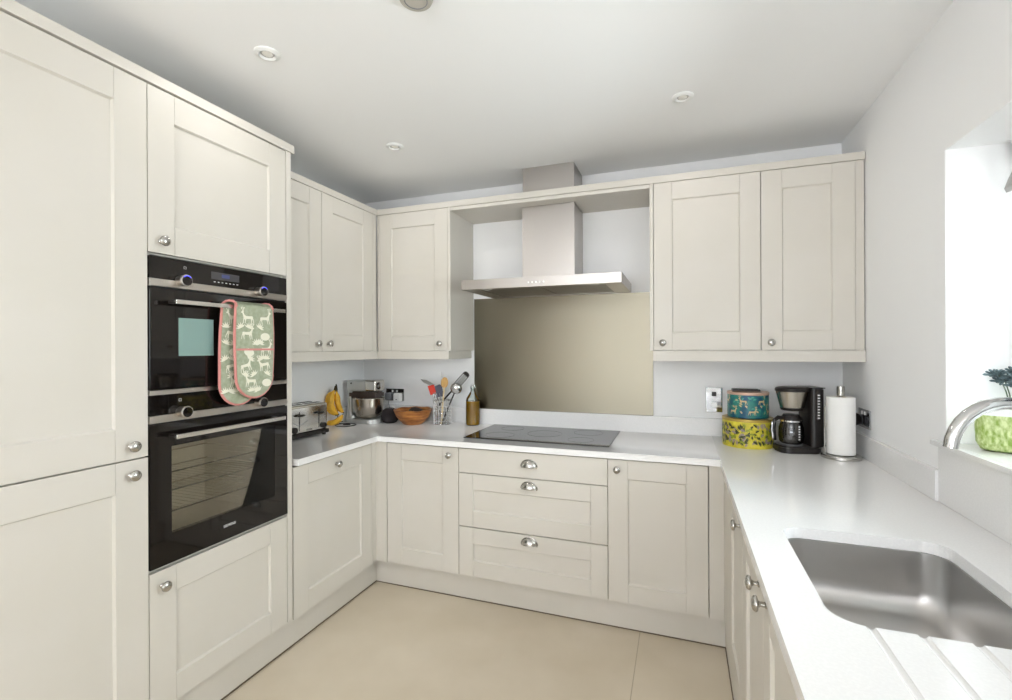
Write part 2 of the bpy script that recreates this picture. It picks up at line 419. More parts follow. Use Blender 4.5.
# ------------------------------------------------------------------ worktop with sink cut-out, upstands
ZT, TH = .875, .030
XF, YF, XLf = .165, 2.337, -1.638
def rrect(x0, x1, y0, y1, r, n=8):
    pts = []
    for cx, cy, a0 in ((x1-r, y1-r, 0), (x0+r, y1-r, PI/2), (x0+r, y0+r, PI), (x1-r, y0+r, 1.5*PI)):
        for k in range(n+1):
            a = a0+PI/2*k/n; pts.append((cx+r*math.cos(a), cy+r*math.sin(a)))
    return pts
SX0, SX1, SY0, SY1 = .262, .632, 1.035, 1.538
def worktop():
    mb = MB()
    mb.box(-2.197, XLf, 1.7275, 2.9635, ZT-TH, ZT, .0015)
    mb.box(XLf-.002, XF+.002, YF, 2.9635, ZT-TH, ZT, .0015)
    # right leg with the hole: top and bottom faces made by filling loops
    y0, y1 = .27, 2.9635
    b = bmesh.new()
    notch = []                                  # grooves cut the near edge of the opening
    outer = [(XF, y0), (.797, y0), (.797, y1), (XF, y1)]
    inner = rrect(SX0, SX1, SY0, SY1, .055)
    def loop(pts, z):
        v = [b.verts.new((x, y, z)) for x, y in pts]
        return v, [b.edges.new((v[i], v[(i+1) % len(v)])) for i in range(len(v))]
    for z in (ZT, ZT-TH):
        vo, eo = loop(outer, z); vi, ei = loop(inner, z)
        bmesh.ops.triangle_fill(b, use_beauty=True, use_dissolve=False, edges=eo+ei)
        if z == ZT: to, ti = vo, vi
        else:
            for A, B in ((to, vo), (ti, vi)):
                for i in range(len(A)): b.faces.new((A[i], A[(i+1) % len(A)], B[(i+1) % len(A)], B[i]))
    bmesh.ops.recalc_face_normals(b, faces=b.faces)
    mb.add(b)
    return mb.build('worktop', quartz)
wt = worktop(); tag(wt, 'continuous glossy white stone worktop around three sides of the kitchen', 'worktop')
# drainer grooves cut by a boolean
cut = MB()
for gx in (.320, .396, .472, .548):
    cut.tube([(gx, SY0+.02, ZT+.0035), (gx, .62, ZT+.0065)], .0085, 20)
cutter = cut.build('groove_cutter', quartz)
md = wt.modifiers.new('grooves', 'BOOLEAN'); md.operation = 'DIFFERENCE'; md.object = cutter; md.solver = 'EXACT'
bpy.context.view_layer.update()
dg = bpy.context.evaluated_depsgraph_get(); me2 = bpy.data.meshes.new_from_object(wt.evaluated_get(dg))
wt.modifiers.clear(); wt.data = me2; bpy.data.objects.remove(cutter, do_unlink=True)
for p in me2.polygons: p.use_smooth = False

def upst(label, *b, name='upstand', cat='upstand'):
    mb = MB()
    for x in b: mb.box(*x, bev=.001)
    x = b[0]; return tag(mb.build(name, quartz, offset=((x[0]+x[1])/2, (x[2]+x[3])/2, x[4])), label, cat)
upst('white stone upstand running behind the hob on the back wall', (-2.18, .777, 2.945, 2.9645, ZT+.0005, .975))
upst('white stone upstand on the right wall beside the paper roll', (.778, .7975, 1.9465, 2.9440, ZT+.0005, .975))
upst('white stone upstand on the left wall behind the toaster', (-2.1995, -2.1805, 1.7275, 2.944, ZT+.0005, .975))
upst('white stone cladding panel behind the sink, below the window sill', (.786, .7975, .27, 1.9460, ZT+.0005, 1.055), name='wall_cladding', cat='cladding')
mb = MB(); mb.box(.774, .7975, .80, 1.972, 1.0565, 1.0715, .0015); mb.box(.7975, .968, WY0+.004, WY1-.004, 1.0575, 1.0715)
o = mb.build('window_sill', quartz, offset=(.88, 1.4, 1.045)); tag(o, 'white stone window sill above the sink', 'window sill')

# ------------------------------------------------------------------ wall cabinets
ZU0, ZU1 = 1.363, 2.236
t = thing('wall_cabinet', 'cream double door wall cabinet on the left wall beside the oven tower', 'cabinet', (-1.855, 1.7205, ZU0), RL)
carcass(t, [(0, .875, 0, .335, 0, ZU1-ZU0)])
d = shaker(t, 0, .392, 0, ZU1-ZU0, stile=.09, rail=.09); lk(d, .392-.045, .045)
d = shaker(t, .392, .85, 0, ZU1-ZU0, stile=.09, rail=.09); lk(d, .392+.045, .045)
mb = MB(); mb.box(.851, .892, -.019, -.0005, .001, ZU1-ZU0-.001, .001); mb.build('filler_strip', cream, t)
t = thing('wall_cabinet', 'cream single door wall cabinet left of the cooker hood', 'cabinet', (-1.835, 2.64, ZU0), 0)
carcass(t, [(.012, .506, 0, .320, 0, ZU1-ZU0)])
mb = MB(); mb.box(.0005, .0125, -.0195, 0, .001, ZU1-ZU0-.001, .001); mb.build('filler_strip', cream, t)
d = shaker(t, .013, .5065, 0, ZU1-ZU0, stile=.09, rail=.09); lk(d, .5065-.05, .045)
mb = MB(); mb.box(.507, .525, -.022, .323, 0.0, ZU1-ZU0, .001); mb.build('end_panel', cream, t)
t = thing('wall_cabinet', 'cream double door wall cabinet right of the cooker hood, above the coffee maker', 'cabinet', (-.15, 2.64, ZU0), 0)
carcass(t, [(.018, .943, 0, .320, 0, ZU1-ZU0)])
mb = MB(); mb.box(0, .018, -.022, .323, 0.0, ZU1-ZU0, .001); mb.build('end_panel', cream, t)
d = shaker(t, .019, .5195, 0, ZU1-ZU0, stile=.09, rail=.09); lk(d, .019+.045, .04)
d = shaker(t, .5195, .9085, 0, ZU1-ZU0, stile=.09, rail=.09); lk(d, .5195+.042, .038)
mb = MB(); mb.box(.9095, .9440, -.012, 0, .0, ZU1-ZU0, .001); mb.build('filler_strip', cream, t)
# bridging shelf over the hood: a board notched round the chimney
mb = MB(); bz0, bz1 = 2.214, 2.234
mb.box(-1.309, -.151, 2.618, 2.712, bz0, bz1, .001); mb.box(-1.309, -.884, 2.712, 2.964, bz0, bz1); mb.box(-.566, -.151, 2.712, 2.964, bz0, bz1)
tag(mb.build('bridging_shelf', cream, offset=(-.73, 2.64, bz0)), 'cream board bridging the gap above the cooker hood', 'shelf')
# cornices
mb = MB(); mb.box(-1.857, -1.832, 1.729, 2.6165, 2.2365, 2.272, .0015)
tag(mb.build('cornice', cream, offset=(-1.84, 2.1, 2.237)), 'short cream cornice strip over the left wall cabinet', 'cornice')
mb = MB(); mb.box(-1.857, .796, 2.6170, 2.642, 2.2365, 2.272, .0015)
tag(mb.build('cornice', cream, offset=(-.5, 2.63, 2.237)), 'long cream cornice strip running across the back wall cabinets', 'cornice')
# light pelmets
mb = MB(); mb.box(-1.853, -1.8355, 1.729, 2.6205, 1.312, ZU0-.0005, .001); mb.box(-1.853, -1.325, 2.621, 2.639, 1.312, ZU0-.0005, .001); mb.box(-1.342, -1.325, 2.639, 2.960, 1.312, ZU0-.0005, .001)
tag(mb.build('light_pelmet', cream, offset=(-1.8, 2.6, 1.312)), 'cream pelmet strip below the wall cabinets in the left corner', 'pelmet')
mb = MB(); mb.box(-.135, .796, 2.621, 2.639, 1.308, ZU0-.0005, .001); mb.box(-.135, -.117, 2.639, 2.960, 1.308, ZU0-.0005, .001)
tag(mb.build('light_pelmet', cream, offset=(.3, 2.63, 1.308)), 'cream pelmet strip below the wall cabinet above the coffee maker', 'pelmet')

# ------------------------------------------------------------------ splashback, hood, hob
mb = MB(); mb.box(-1.303, -.152, 2.957, 2.9645, .9755, 1.708, .0008)
tag(mb.build('splashback', splash_m, offset=(-.73, 2.96, .976)), 'brushed steel splashback sheet on the wall behind the hob', 'splashback')
t = thing('cooker_hood', 'stainless steel chimney cooker hood above the hob', 'cooker hood', (-.718, 2.71, 1.705), 0)
X = lambda x: x+.718
Y = lambda y: y-2.71
mb = MB(); b = bmesh.new()
x0, x1, y0, y1, a, z = -1.160, -.276, 2.457, 2.9635, 1.7065, 1.762
ring = [(x0, y0), (x1, y0), (x1, y1), (x0, y1)]
mb.box(X(x0), X(x1), Y(y0), Y(y0)+.012, .002, .056, .0012)
mb.box(X(x0), X(x0)+.012, Y(y0)+.012, Y(y1), .002, .056, .0008); mb.box(X(x1)-.012, X(x1), Y(y0)+.012, Y(y1), .002, .056, .0008)
mb.box(X(x0)+.012, X(x1)-.012, Y(y0)+.012, Y(y1), .049, .056)
mb.box(X(x0)+.012, X(x1)-.012, Y(y0)+.012, Y(y0)+.06, .004, .012); mb.box(X(x0)+.012, X(x1)-.012, Y(y1)-.05, Y(y1), .004, .012)
mb.box(X(x0)+.012, X(x0)+.09, Y(y0)+.06, Y(y1)-.05, .004, .012); mb.box(X(x1)-.09, X(x1)-.012, Y(y0)+.06, Y(y1)-.05, .004, .012)
mb.build('canopy', steel, t)
filt = mat('hood_filter_mesh', '8f8a84', .4, metal=1); add_bump(filt, (400, 400, 400), .5, .001)
for fx in (-1.07, -.717+.0): 
    mb = MB(); mb.box(X(fx+.002), X(fx+.35), Y(y0)+.062, Y(y1)-.052, .006, .014, .001); mb.build('grease_filter', filt, t)
lamp_m = mat('hood_lamp_glass', 'f2f0ea', .2)
for lx in (-1.02, -.42):
    mb = MB(); mb.lathe([(.0, 0), (.026, 0), (.03, .003), (.03, .006)], 20, mtx=Matrix.Translation((X(lx), Y(y0)+.036, .0015))); mb.build('lamp', lamp_m, t)
mb = MB()
mb.box(X(-.882), X(-.568), Y(2.715), Y(2.9635), .057, .565, .0015)
mb.build('chimney', steel, t)
mb = MB(); mb.box(X(-.8795), X(-.5705), Y(2.7175), Y(2.9635), .5655, .7415, .0012); mb.build('upper_chimney', steel, t)
for k in range(5):
    mb = MB(); mb.lathe([(.0045, 0), (.0045, .002), (.0038, .003), (0, .003)], 16, mtx=RX90); o = mb.build('button', white_pl, t); o.location = (X(-.765+k*.021), Y(y0), .026)
mb = MB()
mb.box(-1.150, -.341, 2.452, 2.932, .8755, .8800, .0015)
ob = mb
hob = ob.build('induction_hob', hobm, offset=(-.745, 2.69, .8755)); tag(hob, 'flat black glass induction hob set on the worktop', 'hob')
zm = mat('hob_zone_print', '3c3c40', .2)
for (zx, zy, rr) in ((-.98, 2.58, .085), (-.98, 2.81, .07), (-.745, 2.70, .1), (-.51, 2.58, .07), (-.51, 2.81, .085)):
    mb = MB(); mb.tube([(rr*math.cos(a), rr*math.sin(a), 0) for a in [2*PI*k/40 for k in range(40)]], .0006, 4, closed=True, flat=1)
    o = mb.build('cooking_zone', zm, hob); o.location = (zx+.745, zy-2.69, .0045)

# ------------------------------------------------------------------ ovens  (local: x = world y - 1.0945, y = into wall, front face x=-1.657)
stripm = mat('oven_steel_trim', 'c9c3bc', .28, metal=1)
handm = mat('oven_handle_steel', 'e2dfdb', .22, metal=1)
dispm = mat('oven_display', '3a3c4a', .1, emit='6d78c8', estr=.25)
blue_led = mat('blue_led_glow', '3a40ff', .3, emit='4a55ff', estr=1.6)
icon = mat('white_print', 'e8e8e8', .4)
def oven_knob(parent, x, z, lit):
    mb = MB(); mb.lathe([(.019, 0), (.019, .026), (.0205, .028), (.0215, .031), (.0205, .034), (.018, .0345)], 28, mtx=RX90, cap=True)
    o = mb.build('control_knob', stripm, parent); o.location = (x, 0, z)
    mb = MB(); mb.lathe([(.0178, .0346), (.0175, .036), (0, .0365)], 28, mtx=RX90); mb.build('knob_face', blackgl, o)
    if lit:
        mb = MB(); mb.tube([(.0165*math.cos(a), -.0366, .0165*math.sin(a)) for a in [math.radians(q) for q in range(40, 141, 10)]], .0011, 6); mb.build('led_ring', blue_led, o)
    return o
def oven_handle(parent, z, x0=.052, x1=.530):
    mb = MB(); mb.box(x0, x1, -.055, -.043, z-.0075, z+.0075, .0015); h = mb.build('handle', handm, parent)
    for px in (x0+.01, x1-.03):
        mb = MB(); mb.box(px, px+.018, -.0432, .0, z-.005, z+.005, .001); mb.build('handle_mount', black, h)
    return h
OW = .591
# upper oven
t = thing('upper_oven', 'black glass compact oven, the upper of the two, with oven gloves over its handle', 'oven', (-1.657, 1.0905, 1.2285), RL)
mb = MB(); mb.box(.02, OW-.02, .026, .46, .012, .455); mb.build('casing', darkm, t)
mb = MB(); mb.box(0, OW, 0, .025, .391, .4655, .001); mb.build('control_panel', blackgl, t)
mb = MB(); mb.box(0, OW, -.002, .025, .3655, .3905, .001); mb.build('trim_strip', stripm, t)
door = MB(); door.box(0, OW, -.001, .025, .014, .359, .0015); dr = door.build('door', blackgl, t)
mb = MB(); mb.box(0, OW, -.002, .025, -.003, .0125, .001); mb.build('lower_trim', stripm, t)
mb = MB(); mb.box(.002, OW-.002, .008, .025, .3595, .365); mb.build('vent_slot', darkm, t)
oven_handle(dr, .3135)
teal = mat('teal_lit_glass', '84a09a', .1)  # flat pale teal rectangle laid on the black door glass
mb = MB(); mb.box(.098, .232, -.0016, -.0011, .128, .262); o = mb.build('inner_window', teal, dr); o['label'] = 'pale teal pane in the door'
oven_knob(t, .106, .392, True); oven_knob(t, .437, .390, True)
mb = MB(); mb.box(.224, .346, -.0008, -.0002, .416, .444); mb.build('display', mat('oven_display_dark', '4b4a4c', .12), t)
mb = MB(); mb.box(.268, .302, -.0013, -.0009, .425, .438); mb.build('lit_readout', dispm, t)
for k in range(7):
    mb = MB(); mb.box(0, .007, -.0006, -.0001, 0, .003); o = mb.build('touch_icon', icon, t); o.location = (.235+k*.0165, 0, .405)
mb = MB(); mb.tube([(.119+dx, -.0006, .437+dz) for dx, dz in ((0, 0), (.008, 0), (.008, .008), (0, .008))], .0007, 4, closed=True); mb.build('menu_icon', icon, t)
# lower oven
t = thing('lower_oven', 'large black glass single oven with see-through door, below the compact oven', 'oven', (-1.657, 1.0905, .643), RL)
mb = MB(); y_ = .03
mb.box(.05, OW-.05, .44, .45, .03, .46); mb.box(.05, .056, y_, .44, .03, .46); mb.box(OW-.056, OW-.05, y_, .44, .03, .46)
mb.box(.05, OW-.05, y_, .44, .03, .04); mb.box(.05, OW-.05, y_, .44, .45, .46)
enam = mat('oven_enamel', 'ded8ca', .35); noise_mix(enam, 'dcd6c8', 'efe9dc', 60, .62, .7)
mb.build('cavity', enam, t)
mb = MB(); mb.box(0, OW, 0, .025, .513, .5825, .001); mb.build('control_panel', blackgl, t)
mb = MB(); mb.box(0, OW, -.002, .025, .488, .5125, .001); mb.build('trim_strip', stripm, t)
mb = MB(); wz0, wz1, wx0, wx1 = .100, .402, .072, .520
for b in ((0, OW, -.001, .025, 0, wz0), (0, OW, -.001, .025, wz1, .482), (0, wx0, -.001, .025, wz0, wz1), (wx1, OW, -.001, .025, wz0, wz1)): mb.box(*b)
dr = mb.build('door', blackgl, t)
mb = MB(); mb.box(wx0, wx1, .0, .004, wz0, wz1); mb.build('window', tinted, dr)
oven_handle(dr, .440)
mb = MB(); mb.box(.002, OW-.002, .008, .025, .4825, .4875); mb.build('vent_slot', darkm, t)
text_mesh('SIEMENS', .0145, icon, 'lettering', dr, (.298, -.0013, .052), (PI/2, 0, 0), .0002)
rackm = mat('oven_rack_chrome', 'd8d4cc', .25, metal=1)
for rz in (.16, .235, .30):
    mb = MB()
    mb.tube([(.06, .05, rz), (.53, .05, rz), (.53, .42, rz), (.06, .42, rz)], .003, 6, closed=True)
    if rz < .3:
        for k in range(1, 16): mb.tube([(.06+.47*k/16, .05, rz), (.06+.47*k/16, .42, rz)], .0012, 5)
    mb.build('oven_rack', rackm, t)
oven_knob(t, .106, .517, False); oven_knob(t, .434, .515, False)
mb = MB(); mb.tube([(.099+dx, -.0006, .555+dz) for dx, dz in ((0, 0), (.008, 0), (.008, .008), (0, .008))], .0007, 4, closed=True); mb.build('menu_icon', icon, t)

# ------------------------------------------------------------------ deer motif (flat print shapes)
DEER = [(-.50, .28), (-.44, .34), (-.20, .33), (.12, .34), (.26, .46), (.33, .62), (.29, .66), (.34, .70), (.44, .71), (.55, .62), (.54, .57), (.44, .56), (.40, .44), (.34, .24), (.36, .02), (.40, -.22), (.35, -.22), (.29, .02), (.24, .14), (.20, -.02), (.24, -.22), (.19, -.22), (.13, 0), (.08, .12), (-.18, .12), (-.28, .14), (-.33, 0), (-.30, -.22), (-.35, -.22), (-.41, 0), (-.43, .12), (-.50, .02), (-.54, -.20), (-.59, -.20), (-.55, .06), (-.50, .18)]
def motif(mb, pts, place, m):
    b = bmesh.new(); v = [b.verts.new((x, y, 0)) for x, y in pts]
    f = b.faces.new(v)
    xs_ = [p[0] for p in pts]
    q = math.floor(min(xs_)/.12)*.12
    while q < max(xs_):
        if q > min(xs_)+.01: bmesh.ops.bisect_plane(b, geom=b.verts[:]+b.edges[:]+b.faces[:], plane_co=(q, 0, 0), plane_no=(1, 0, 0))
        q += .12
    bmesh.ops.triangulate(b, faces=b.faces[:])
    for vv in b.verts: vv.co = Vector(place(vv.co.x, vv.co.y))
    mb.add(b, m)
def antlers(mb, place, m, w=.035):
    for ln in ([(.36, .70), (.30, .86), (.22, .98)], [(.30, .86), (.36, 1.0)], [(.38, .70), (.46, .86), (.44, 1.02)], [(.46, .86), (.54, .96)]):
        for (ax, ay), (bx, by) in zip(ln, ln[1:]):
            dx, dy = bx-ax, by-ay; l = math.hypot(dx, dy); nx, ny = -dy/l*w/2, dx/l*w/2
            motif(mb, [(ax+nx, ay+ny), (bx+nx, by+ny), (bx-nx, by-ny), (ax-nx, ay-ny)], place, m)
def sprig(mb, place, m, s=.2):
    for k in range(6):
        a = PI*(.1+.16*k); d = (math.cos(a), math.sin(a)); n = (-d[1], d[0])
        motif(mb, [(0, 0), (d[0]*s*.5+n[0]*s*.13, d[1]*s*.5+n[1]*s*.13), (d[0]*s, d[1]*s), (d[0]*s*.5-n[0]*s*.13, d[1]*s*.5-n[1]*s*.13)], place, m)

# ------------------------------------------------------------------ oven gloves
sage = mat('sage_fabric', '96a083', .9, bump=((500, 500, 500), .3, .001)); noise_mix(sage, '9ba389', 'adb39b', 60, .35, .65)
glcream = mat('cream_print', 'e8e6d4', .9)
pink = mat('pink_binding', 'cf8a84', .85)
t = thing('oven_gloves', 'sage green double oven gloves with pink edging hanging over the upper oven handle', 'oven gloves', (-1.657, 1.3, 1.15), RL)
def glove_outline(x0, x1, zt, zb, shift=0, n=12):
    r = (x1-x0)/2; pts = [(x0, zt)]
    for k in range(5): pts.append((x0-.006*math.sin(PI*k/5)+shift*(k/5), zt+(zb+r-zt)*k/5))
    for k in range(n+1):
        a = PI+PI*k/n; pts.append((x0+r+shift+r*math.cos(a)*1.02, zb+r+r*math.sin(a)))
    for k in range(5, 0, -1): pts.append((x1+.006*math.sin(PI*k/5)+shift*(k/5), zt+(zb+r-zt)*k/5))
    pts.append((x1, zt)); return pts
def glove(name, x0, x1, zt, zb, y, th, shift, seed, seamz=None, label=None):
    rnd = random.Random(seed); ol = glove_outline(x0, x1, zt, zb, shift)
    T = Matrix.Translation((0, y, 0)) @ RX90
    mb = MB(); mb.prism([(a, b) for a, b in ol], 0, th, sage, T, bev=.0025)
    yf = y-th-.0006
    lay = [0]
    def pl(cx, cz, sc, ang, fl=1):
        lay[0] = (lay[0]+1) % 12; yy = yf-lay[0]*.00006
        return lambda px, py: (cx+sc*(fl*px*math.cos(ang)-py*math.sin(ang)), yy, cz+sc*(fl*px*math.sin(ang)+py*math.cos(ang)))
    xs = (x0+x1)/2+shift/2
    zz = zt-.062
    row = 0
    while zz > zb+.03:
        offs = (-.045, .04) if row % 2 else (-.035, .05)
        for kx, ox in enumerate(offs):
            P = pl(xs+ox+rnd.uniform(-.008, .008), zz, .052, rnd.uniform(-.25, .25), 1 if (kx+row) % 2 else -1)
            if abs(P(0, 0)[0]-xs) > (x1-x0)/2-.03: continue
            if (kx+row) % 3 != 2: motif(mb, DEER, P, glcream); antlers(mb, P, glcream, .05)
            else:
                motif(mb, [(.45*math.cos(a), .3*math.sin(a)) for a in [2*PI*k/14 for k in range(14)]], P, glcream)
        for q in range(3):
            sprig(mb, pl(xs+rnd.uniform(-.07, .07), zz-.03, .1, rnd.uniform(-.6, .6)), glcream, .24)
        zz -= .062; row += 1
    o = mb.build(name, sage, t)
    if label: o['label'] = label
    mb = MB(); mb.tube([(a, y-th/2, b) for a, b in ol[0:1]+ol[1:]], .0052, 8); mb.build('edging', pink, o)
    if seamz:
        mb = MB(); mb.box(x0-.002, x1+.004, yf-.0015, yf+.001, seamz-.004, seamz+.004, .0008); mb.build('seam_tape', pink, o)
    return o
# local x = world y - 1.3 ; local z = world z - 1.15 ; local y = -(world x + 1.657)
glove('glove_pocket', .066, .237, .403, .038, -.0575, .012, .0, 3, seamz=.228, label='front glove pocket')
glove('glove_pocket', .034, .198, .403, .014, -.028, .011, -.012, 5, label='rear glove pocket hanging behind the handle')
mb = MB()
prof = [(-.0695, .392), (-.069, .405), (-.063, .4125), (-.050, .4145), (-.038, .412), (-.031, .405), (-.0285, .392)]
b = bmesh.new(); vA = [b.verts.new((.034+.032*(1-k/6), y, z)) for k, (y, z) in enumerate(prof)]; vB = [b.verts.new((.237-.039*(k/6), y, z)) for k, (y, z) in enumerate(prof)]
for k in range(6): b.faces.new((vA[k], vA[k+1], vB[k+1], vB[k]))
bmesh.ops.solidify(b, geom=b.faces[:], thickness=.004); bmesh.ops.recalc_face_normals(b, faces=b.faces); mb.add(b, sage)
mb.tube([(.034+.032*(1-k/6), y, z) for k, (y, z) in enumerate(prof)], .0045, 8, pink)
mb.tube([(.237-.039*(k/6), y, z) for k, (y, z) in enumerate(prof)], .0045, 8, pink)
mb.build('connecting_band', sage, t)

# ------------------------------------------------------------------ sink + tap
t = thing('sink', 'undermounted stainless steel sink bowl in the white worktop', 'sink', ((SX0+SX1)/2, (SY0+SY1)/2, .69), 0)
mb = MB(); b = bmesh.new()
lev = [(.018, .154, .07), (.003, .154, .052), (.004, .14, .052), (.008, .06, .05), (.014, .03, .05), (.028, .010, .05), (.05, .003, .045)]
rings = []
hw, hh = (SX1-SX0)/2, (SY1-SY0)/2
for off, z, r in lev:
    rings.append([b.verts.new((x, y, z)) for x, y in rrect(-hw-off if off == .018 else -hw+off, (hw+off) if off == .018 else hw-off, -hh-off if off == .018 else -hh+off, (hh+off) if off == .018 else hh-off, r, 8)])
for A, B in zip(rings, rings[1:]):
    for i in range(len(A)): b.faces.new((A[i], A[(i+1) % len(A)], B[(i+1) % len(A)], B[i]))
b.faces.new(rings[-1]); bmesh.ops.recalc_face_normals(b, faces=b.faces)
for f in b.faces: f.normal_flip()
mb.add(b); bo = mb.build('bowl', sinkm, t, smooth=50)
mb = MB(); mb.lathe([(.0, .0035), (.028, .0035), (.033, .005), (.042, .0055), (.044, .0035)], 32, mtx=Matrix.Translation((.02, 0, 0)), cap=False); mb.build('drain', chrome, t)

t = thing('kitchen_tap', 'polished chrome swan neck tap arching over the sink', 'tap', (.699, 1.243, ZT-.0), 0)
mb = MB(); mb.lathe([(.028, .0005), (.028, .006), (.024, .010), (.022, .05), (.022, .07), (.017, .075), (.0155, .09)], 28); mb.build('base', chrome, t)
dirv = Vector((-.190, -.033, 0)); R = .0965
pts = [(0, 0, .08), (0, 0, .16), (0, 0, .295)]
for k in range(1, 17):
    a = PI*k/16*.98
    p = dirv.normalized()*(R-R*math.cos(a)); pts.append((p.x, p.y, .295+R*math.sin(a)))
mb = MB(); mb.tube(pts, .0125, 18); sp = mb.build('spout', chrome, t)
mb = MB(); mb.tube([(0, .015, .045), (0, .055, .048), (.0, .085, .062)], [.007, .006, .005], 12); mb.build('lever', chrome, t)

# ------------------------------------------------------------------ ceiling fittings
def downlight(loc, label):
    t = thing('ceiling_downlight', label, 'downlight', loc, 0, 'recessed ceiling downlights')
    lo = area_light('lamp_light', (0, 0, -.017), (0, .001, -1), .05, .05, 1.3, (1, .98, .97)); lo.parent = t
    mb = MB(); mb.lathe([(.044, 0), (.044, -.003), (.040, -.007), (.030, -.009), (.027, -.006), (.025, .0)], 36, cap=False); mb.build('bezel', white_pl, t)
    mb = MB(); mb.lathe([(.025, -.0005), (.022, -.004), (.018, -.003)], 30, cap=False); mb.build('reflector', chrome, t)
    mb = MB(); mb.lathe([(.018, -.0028), (.010, -.004), (0, -.0045)], 24, cap=False); mb.build('bulb', lamp_m, t)
downlight((-1.397, 1.333, ZC), 'white recessed ceiling downlight above the oven tower')
downlight((.013, 2.178, ZC), 'white recessed ceiling downlight nearest the sink run')
downlight((-1.412, 2.178, ZC), 'white recessed ceiling downlight near the left back corner')
t = thing('smoke_alarm', 'small round white ceiling alarm at the top edge of the photo', 'smoke alarm', (-.745, 1.265, ZC), 0)
mb = MB(); mb.lathe([(.052, 0), (.052, -.012), (.048, -.02), (.0, -.022)], 36); mb.build('housing', mat('alarm_plastic', 'b9b4ab', .5), t)
mb = MB(); mb.tube([(.034*math.cos(a), .034*math.sin(a), -.0215) for a in [2*PI*k/30 for k in range(30)]], .0015, 6, closed=True); mb.build('vent_ring', grey_pl, t)

# ------------------------------------------------------------------ sockets, switch
def socket(name, label, loc, rz):
    t = thing(name, label, 'socket', loc, rz, 'wall sockets')
    mb = MB(); mb.box(-.0735, .0735, -.006, -.0003, -.043, .043, .002); mb.build('face_plate', mat('socket_chrome_plate', '9a9a9a', .18, metal=1), t)
    for sx_ in (-.036, .036):
        mb = MB(); mb.box(sx_-.022, sx_+.022, -.0072, -.006, -.032, .012, .001); o = mb.build('outlet', mat('socket_insert', '55565a', .4), t)
        mb = MB()
        for q, (px, pz, pw, ph) in enumerate(((sx_, .002, .004, .008), (sx_-.011, -.018, .007, .004), (sx_+.011, -.018, .007, .004))): mb.box(px-pw/2, px+pw/2, -.0076, -.0071, pz-ph/2, pz+ph/2)
        mb.build('pin_holes', darkm, o)
        mb = MB(); mb.box(sx_*.5-.006, sx_*.5+.006, -.010, -.006, .018, .034, .001); mb.build('switch', white_pl, t)
    return t
socket('wall_socket', 'double socket with chrome plate on the back wall above the wooden bowl', (-1.927, YW, 1.048), 0)
socket('wall_socket', 'double socket with metal plate on the right wall by the paper roll', (XW, 2.638, 1.048), RR)
t = thing('wall_switch', 'upright chrome switch plate on the back wall left of the cake tins', 'switch', (.178, YW, 1.081), 0)
mb = MB(); mb.box(-.0435, .0435, -.007, -.0003, -.07, .07, .003); mb.build('face_plate', mat('mirror_plate', 'a8a8a8', .07, metal=1), t)
mb = MB(); mb.box(-.012, .012, -.010, -.007, .020, .045, .001); mb.build('rocker', black, t)
mb = MB(); mb.box(-.016, .016, -.0078, -.007, -.045, -.015, .0005); mb.build('fuse_holder', mat('fuse_grey', 'b8b8b8', .3, metal=.6), t)
# plugs
t = thing('grey_plug', 'grey plug with lead in the left outlet of the back wall socket', 'plug', (-1.963, YW-.0085, 1.040), 0)
mb = MB(); mb.box(-.024, .024, -.036, -.0005, -.028, .024, .006); mb.build('body', grey_pl, t)
mb = MB(); mb.tube([(0, -.02, -.028), (.0, -.022, -.05), (.012, -.03, -.08), (.03, -.05, -.12), (.045, -.085, -.15), (.06, -.11, -.155)], .0025, 8); mb.build('lead', grey_pl, t)
t = thing('white_charger', 'white square charger plug in the right outlet of the back wall socket', 'plug', (-1.888, YW-.0085, 1.038), 0)
mb = MB(); mb.box(-.027, .027, -.040, -.0005, -.036, .024, .006); mb.build('body', white_pl, t)
mb = MB(); mb.box(-.006, .006, -.0408, -.0395, -.022, -.018); mb.build('port', darkm, t)
t = thing('black_plug', 'round black plug with lead in the right wall socket', 'plug', (XW-.0085, 2.674, 1.040), RR)
mb = MB(); mb.lathe([(.016, 0.0005), (.026, .008), (.031, .020), (.030, .034), (.023, .045), (.010, .050), (0, .0505)], 24, mtx=RX90); mb.build('body', black, t)
mb = MB(); mb.tube([(.006, -.034, -.024), (.010, -.038, -.05), (.010, -.044, -.085), (-.008, -.050, -.120), (-.055, -.055, -.150), (-.10, -.05, -.160), (-.14, -.08, -.1605), (-.16, -.12, -.1605)], .003, 8); mb.build('lead', black, t)

# ------------------------------------------------------------------ worktop items, left corner
# toaster (local: front towards +x world => rz = RL, local x = along world y)
t = thing('toaster', 'polished steel four slot toaster with black base beside the oven tower', 'toaster', (-1.970, 2.166, ZT+.0005), RL+math.radians(-2))
tst = mat('toaster_steel', 'eae8e2', .12, metal=1)
mb = MB(); mb.box(-.148, .148, .004, .176, .03, .19, .016, seg=4); mb.build('body', tst, t)
mb = MB(); mb.box(-.153, .153, 0, .180, .010, .032, .004)
for fx in (-.13, .13):
    for fy in (.02, .16): mb.lathe([(.011, 0), (.012, .011)], 14, mtx=Matrix.Translation((fx, fy, 0)))
mb.build('base', black, t)
mb = MB()
for sy in (.055, .115):
    mb.box(-.125, -.01, sy-.014, sy+.014, .1885, .1912, .002); mb.box(.01, .125, sy-.014, sy+.014, .1885, .1912, .002)
mb.build('bread_slots', darkm, t)
for lx in (-.072, .074):
    mb = MB(); mb.box(lx-.0025, lx+.0025, .0032, .0045, .05, .155); mb.build('lever_slot', darkm, t)
    mb = MB(); mb.ellip((lx, -.010, .135), (.028, .013, .007)); mb.build('lever', black, t)
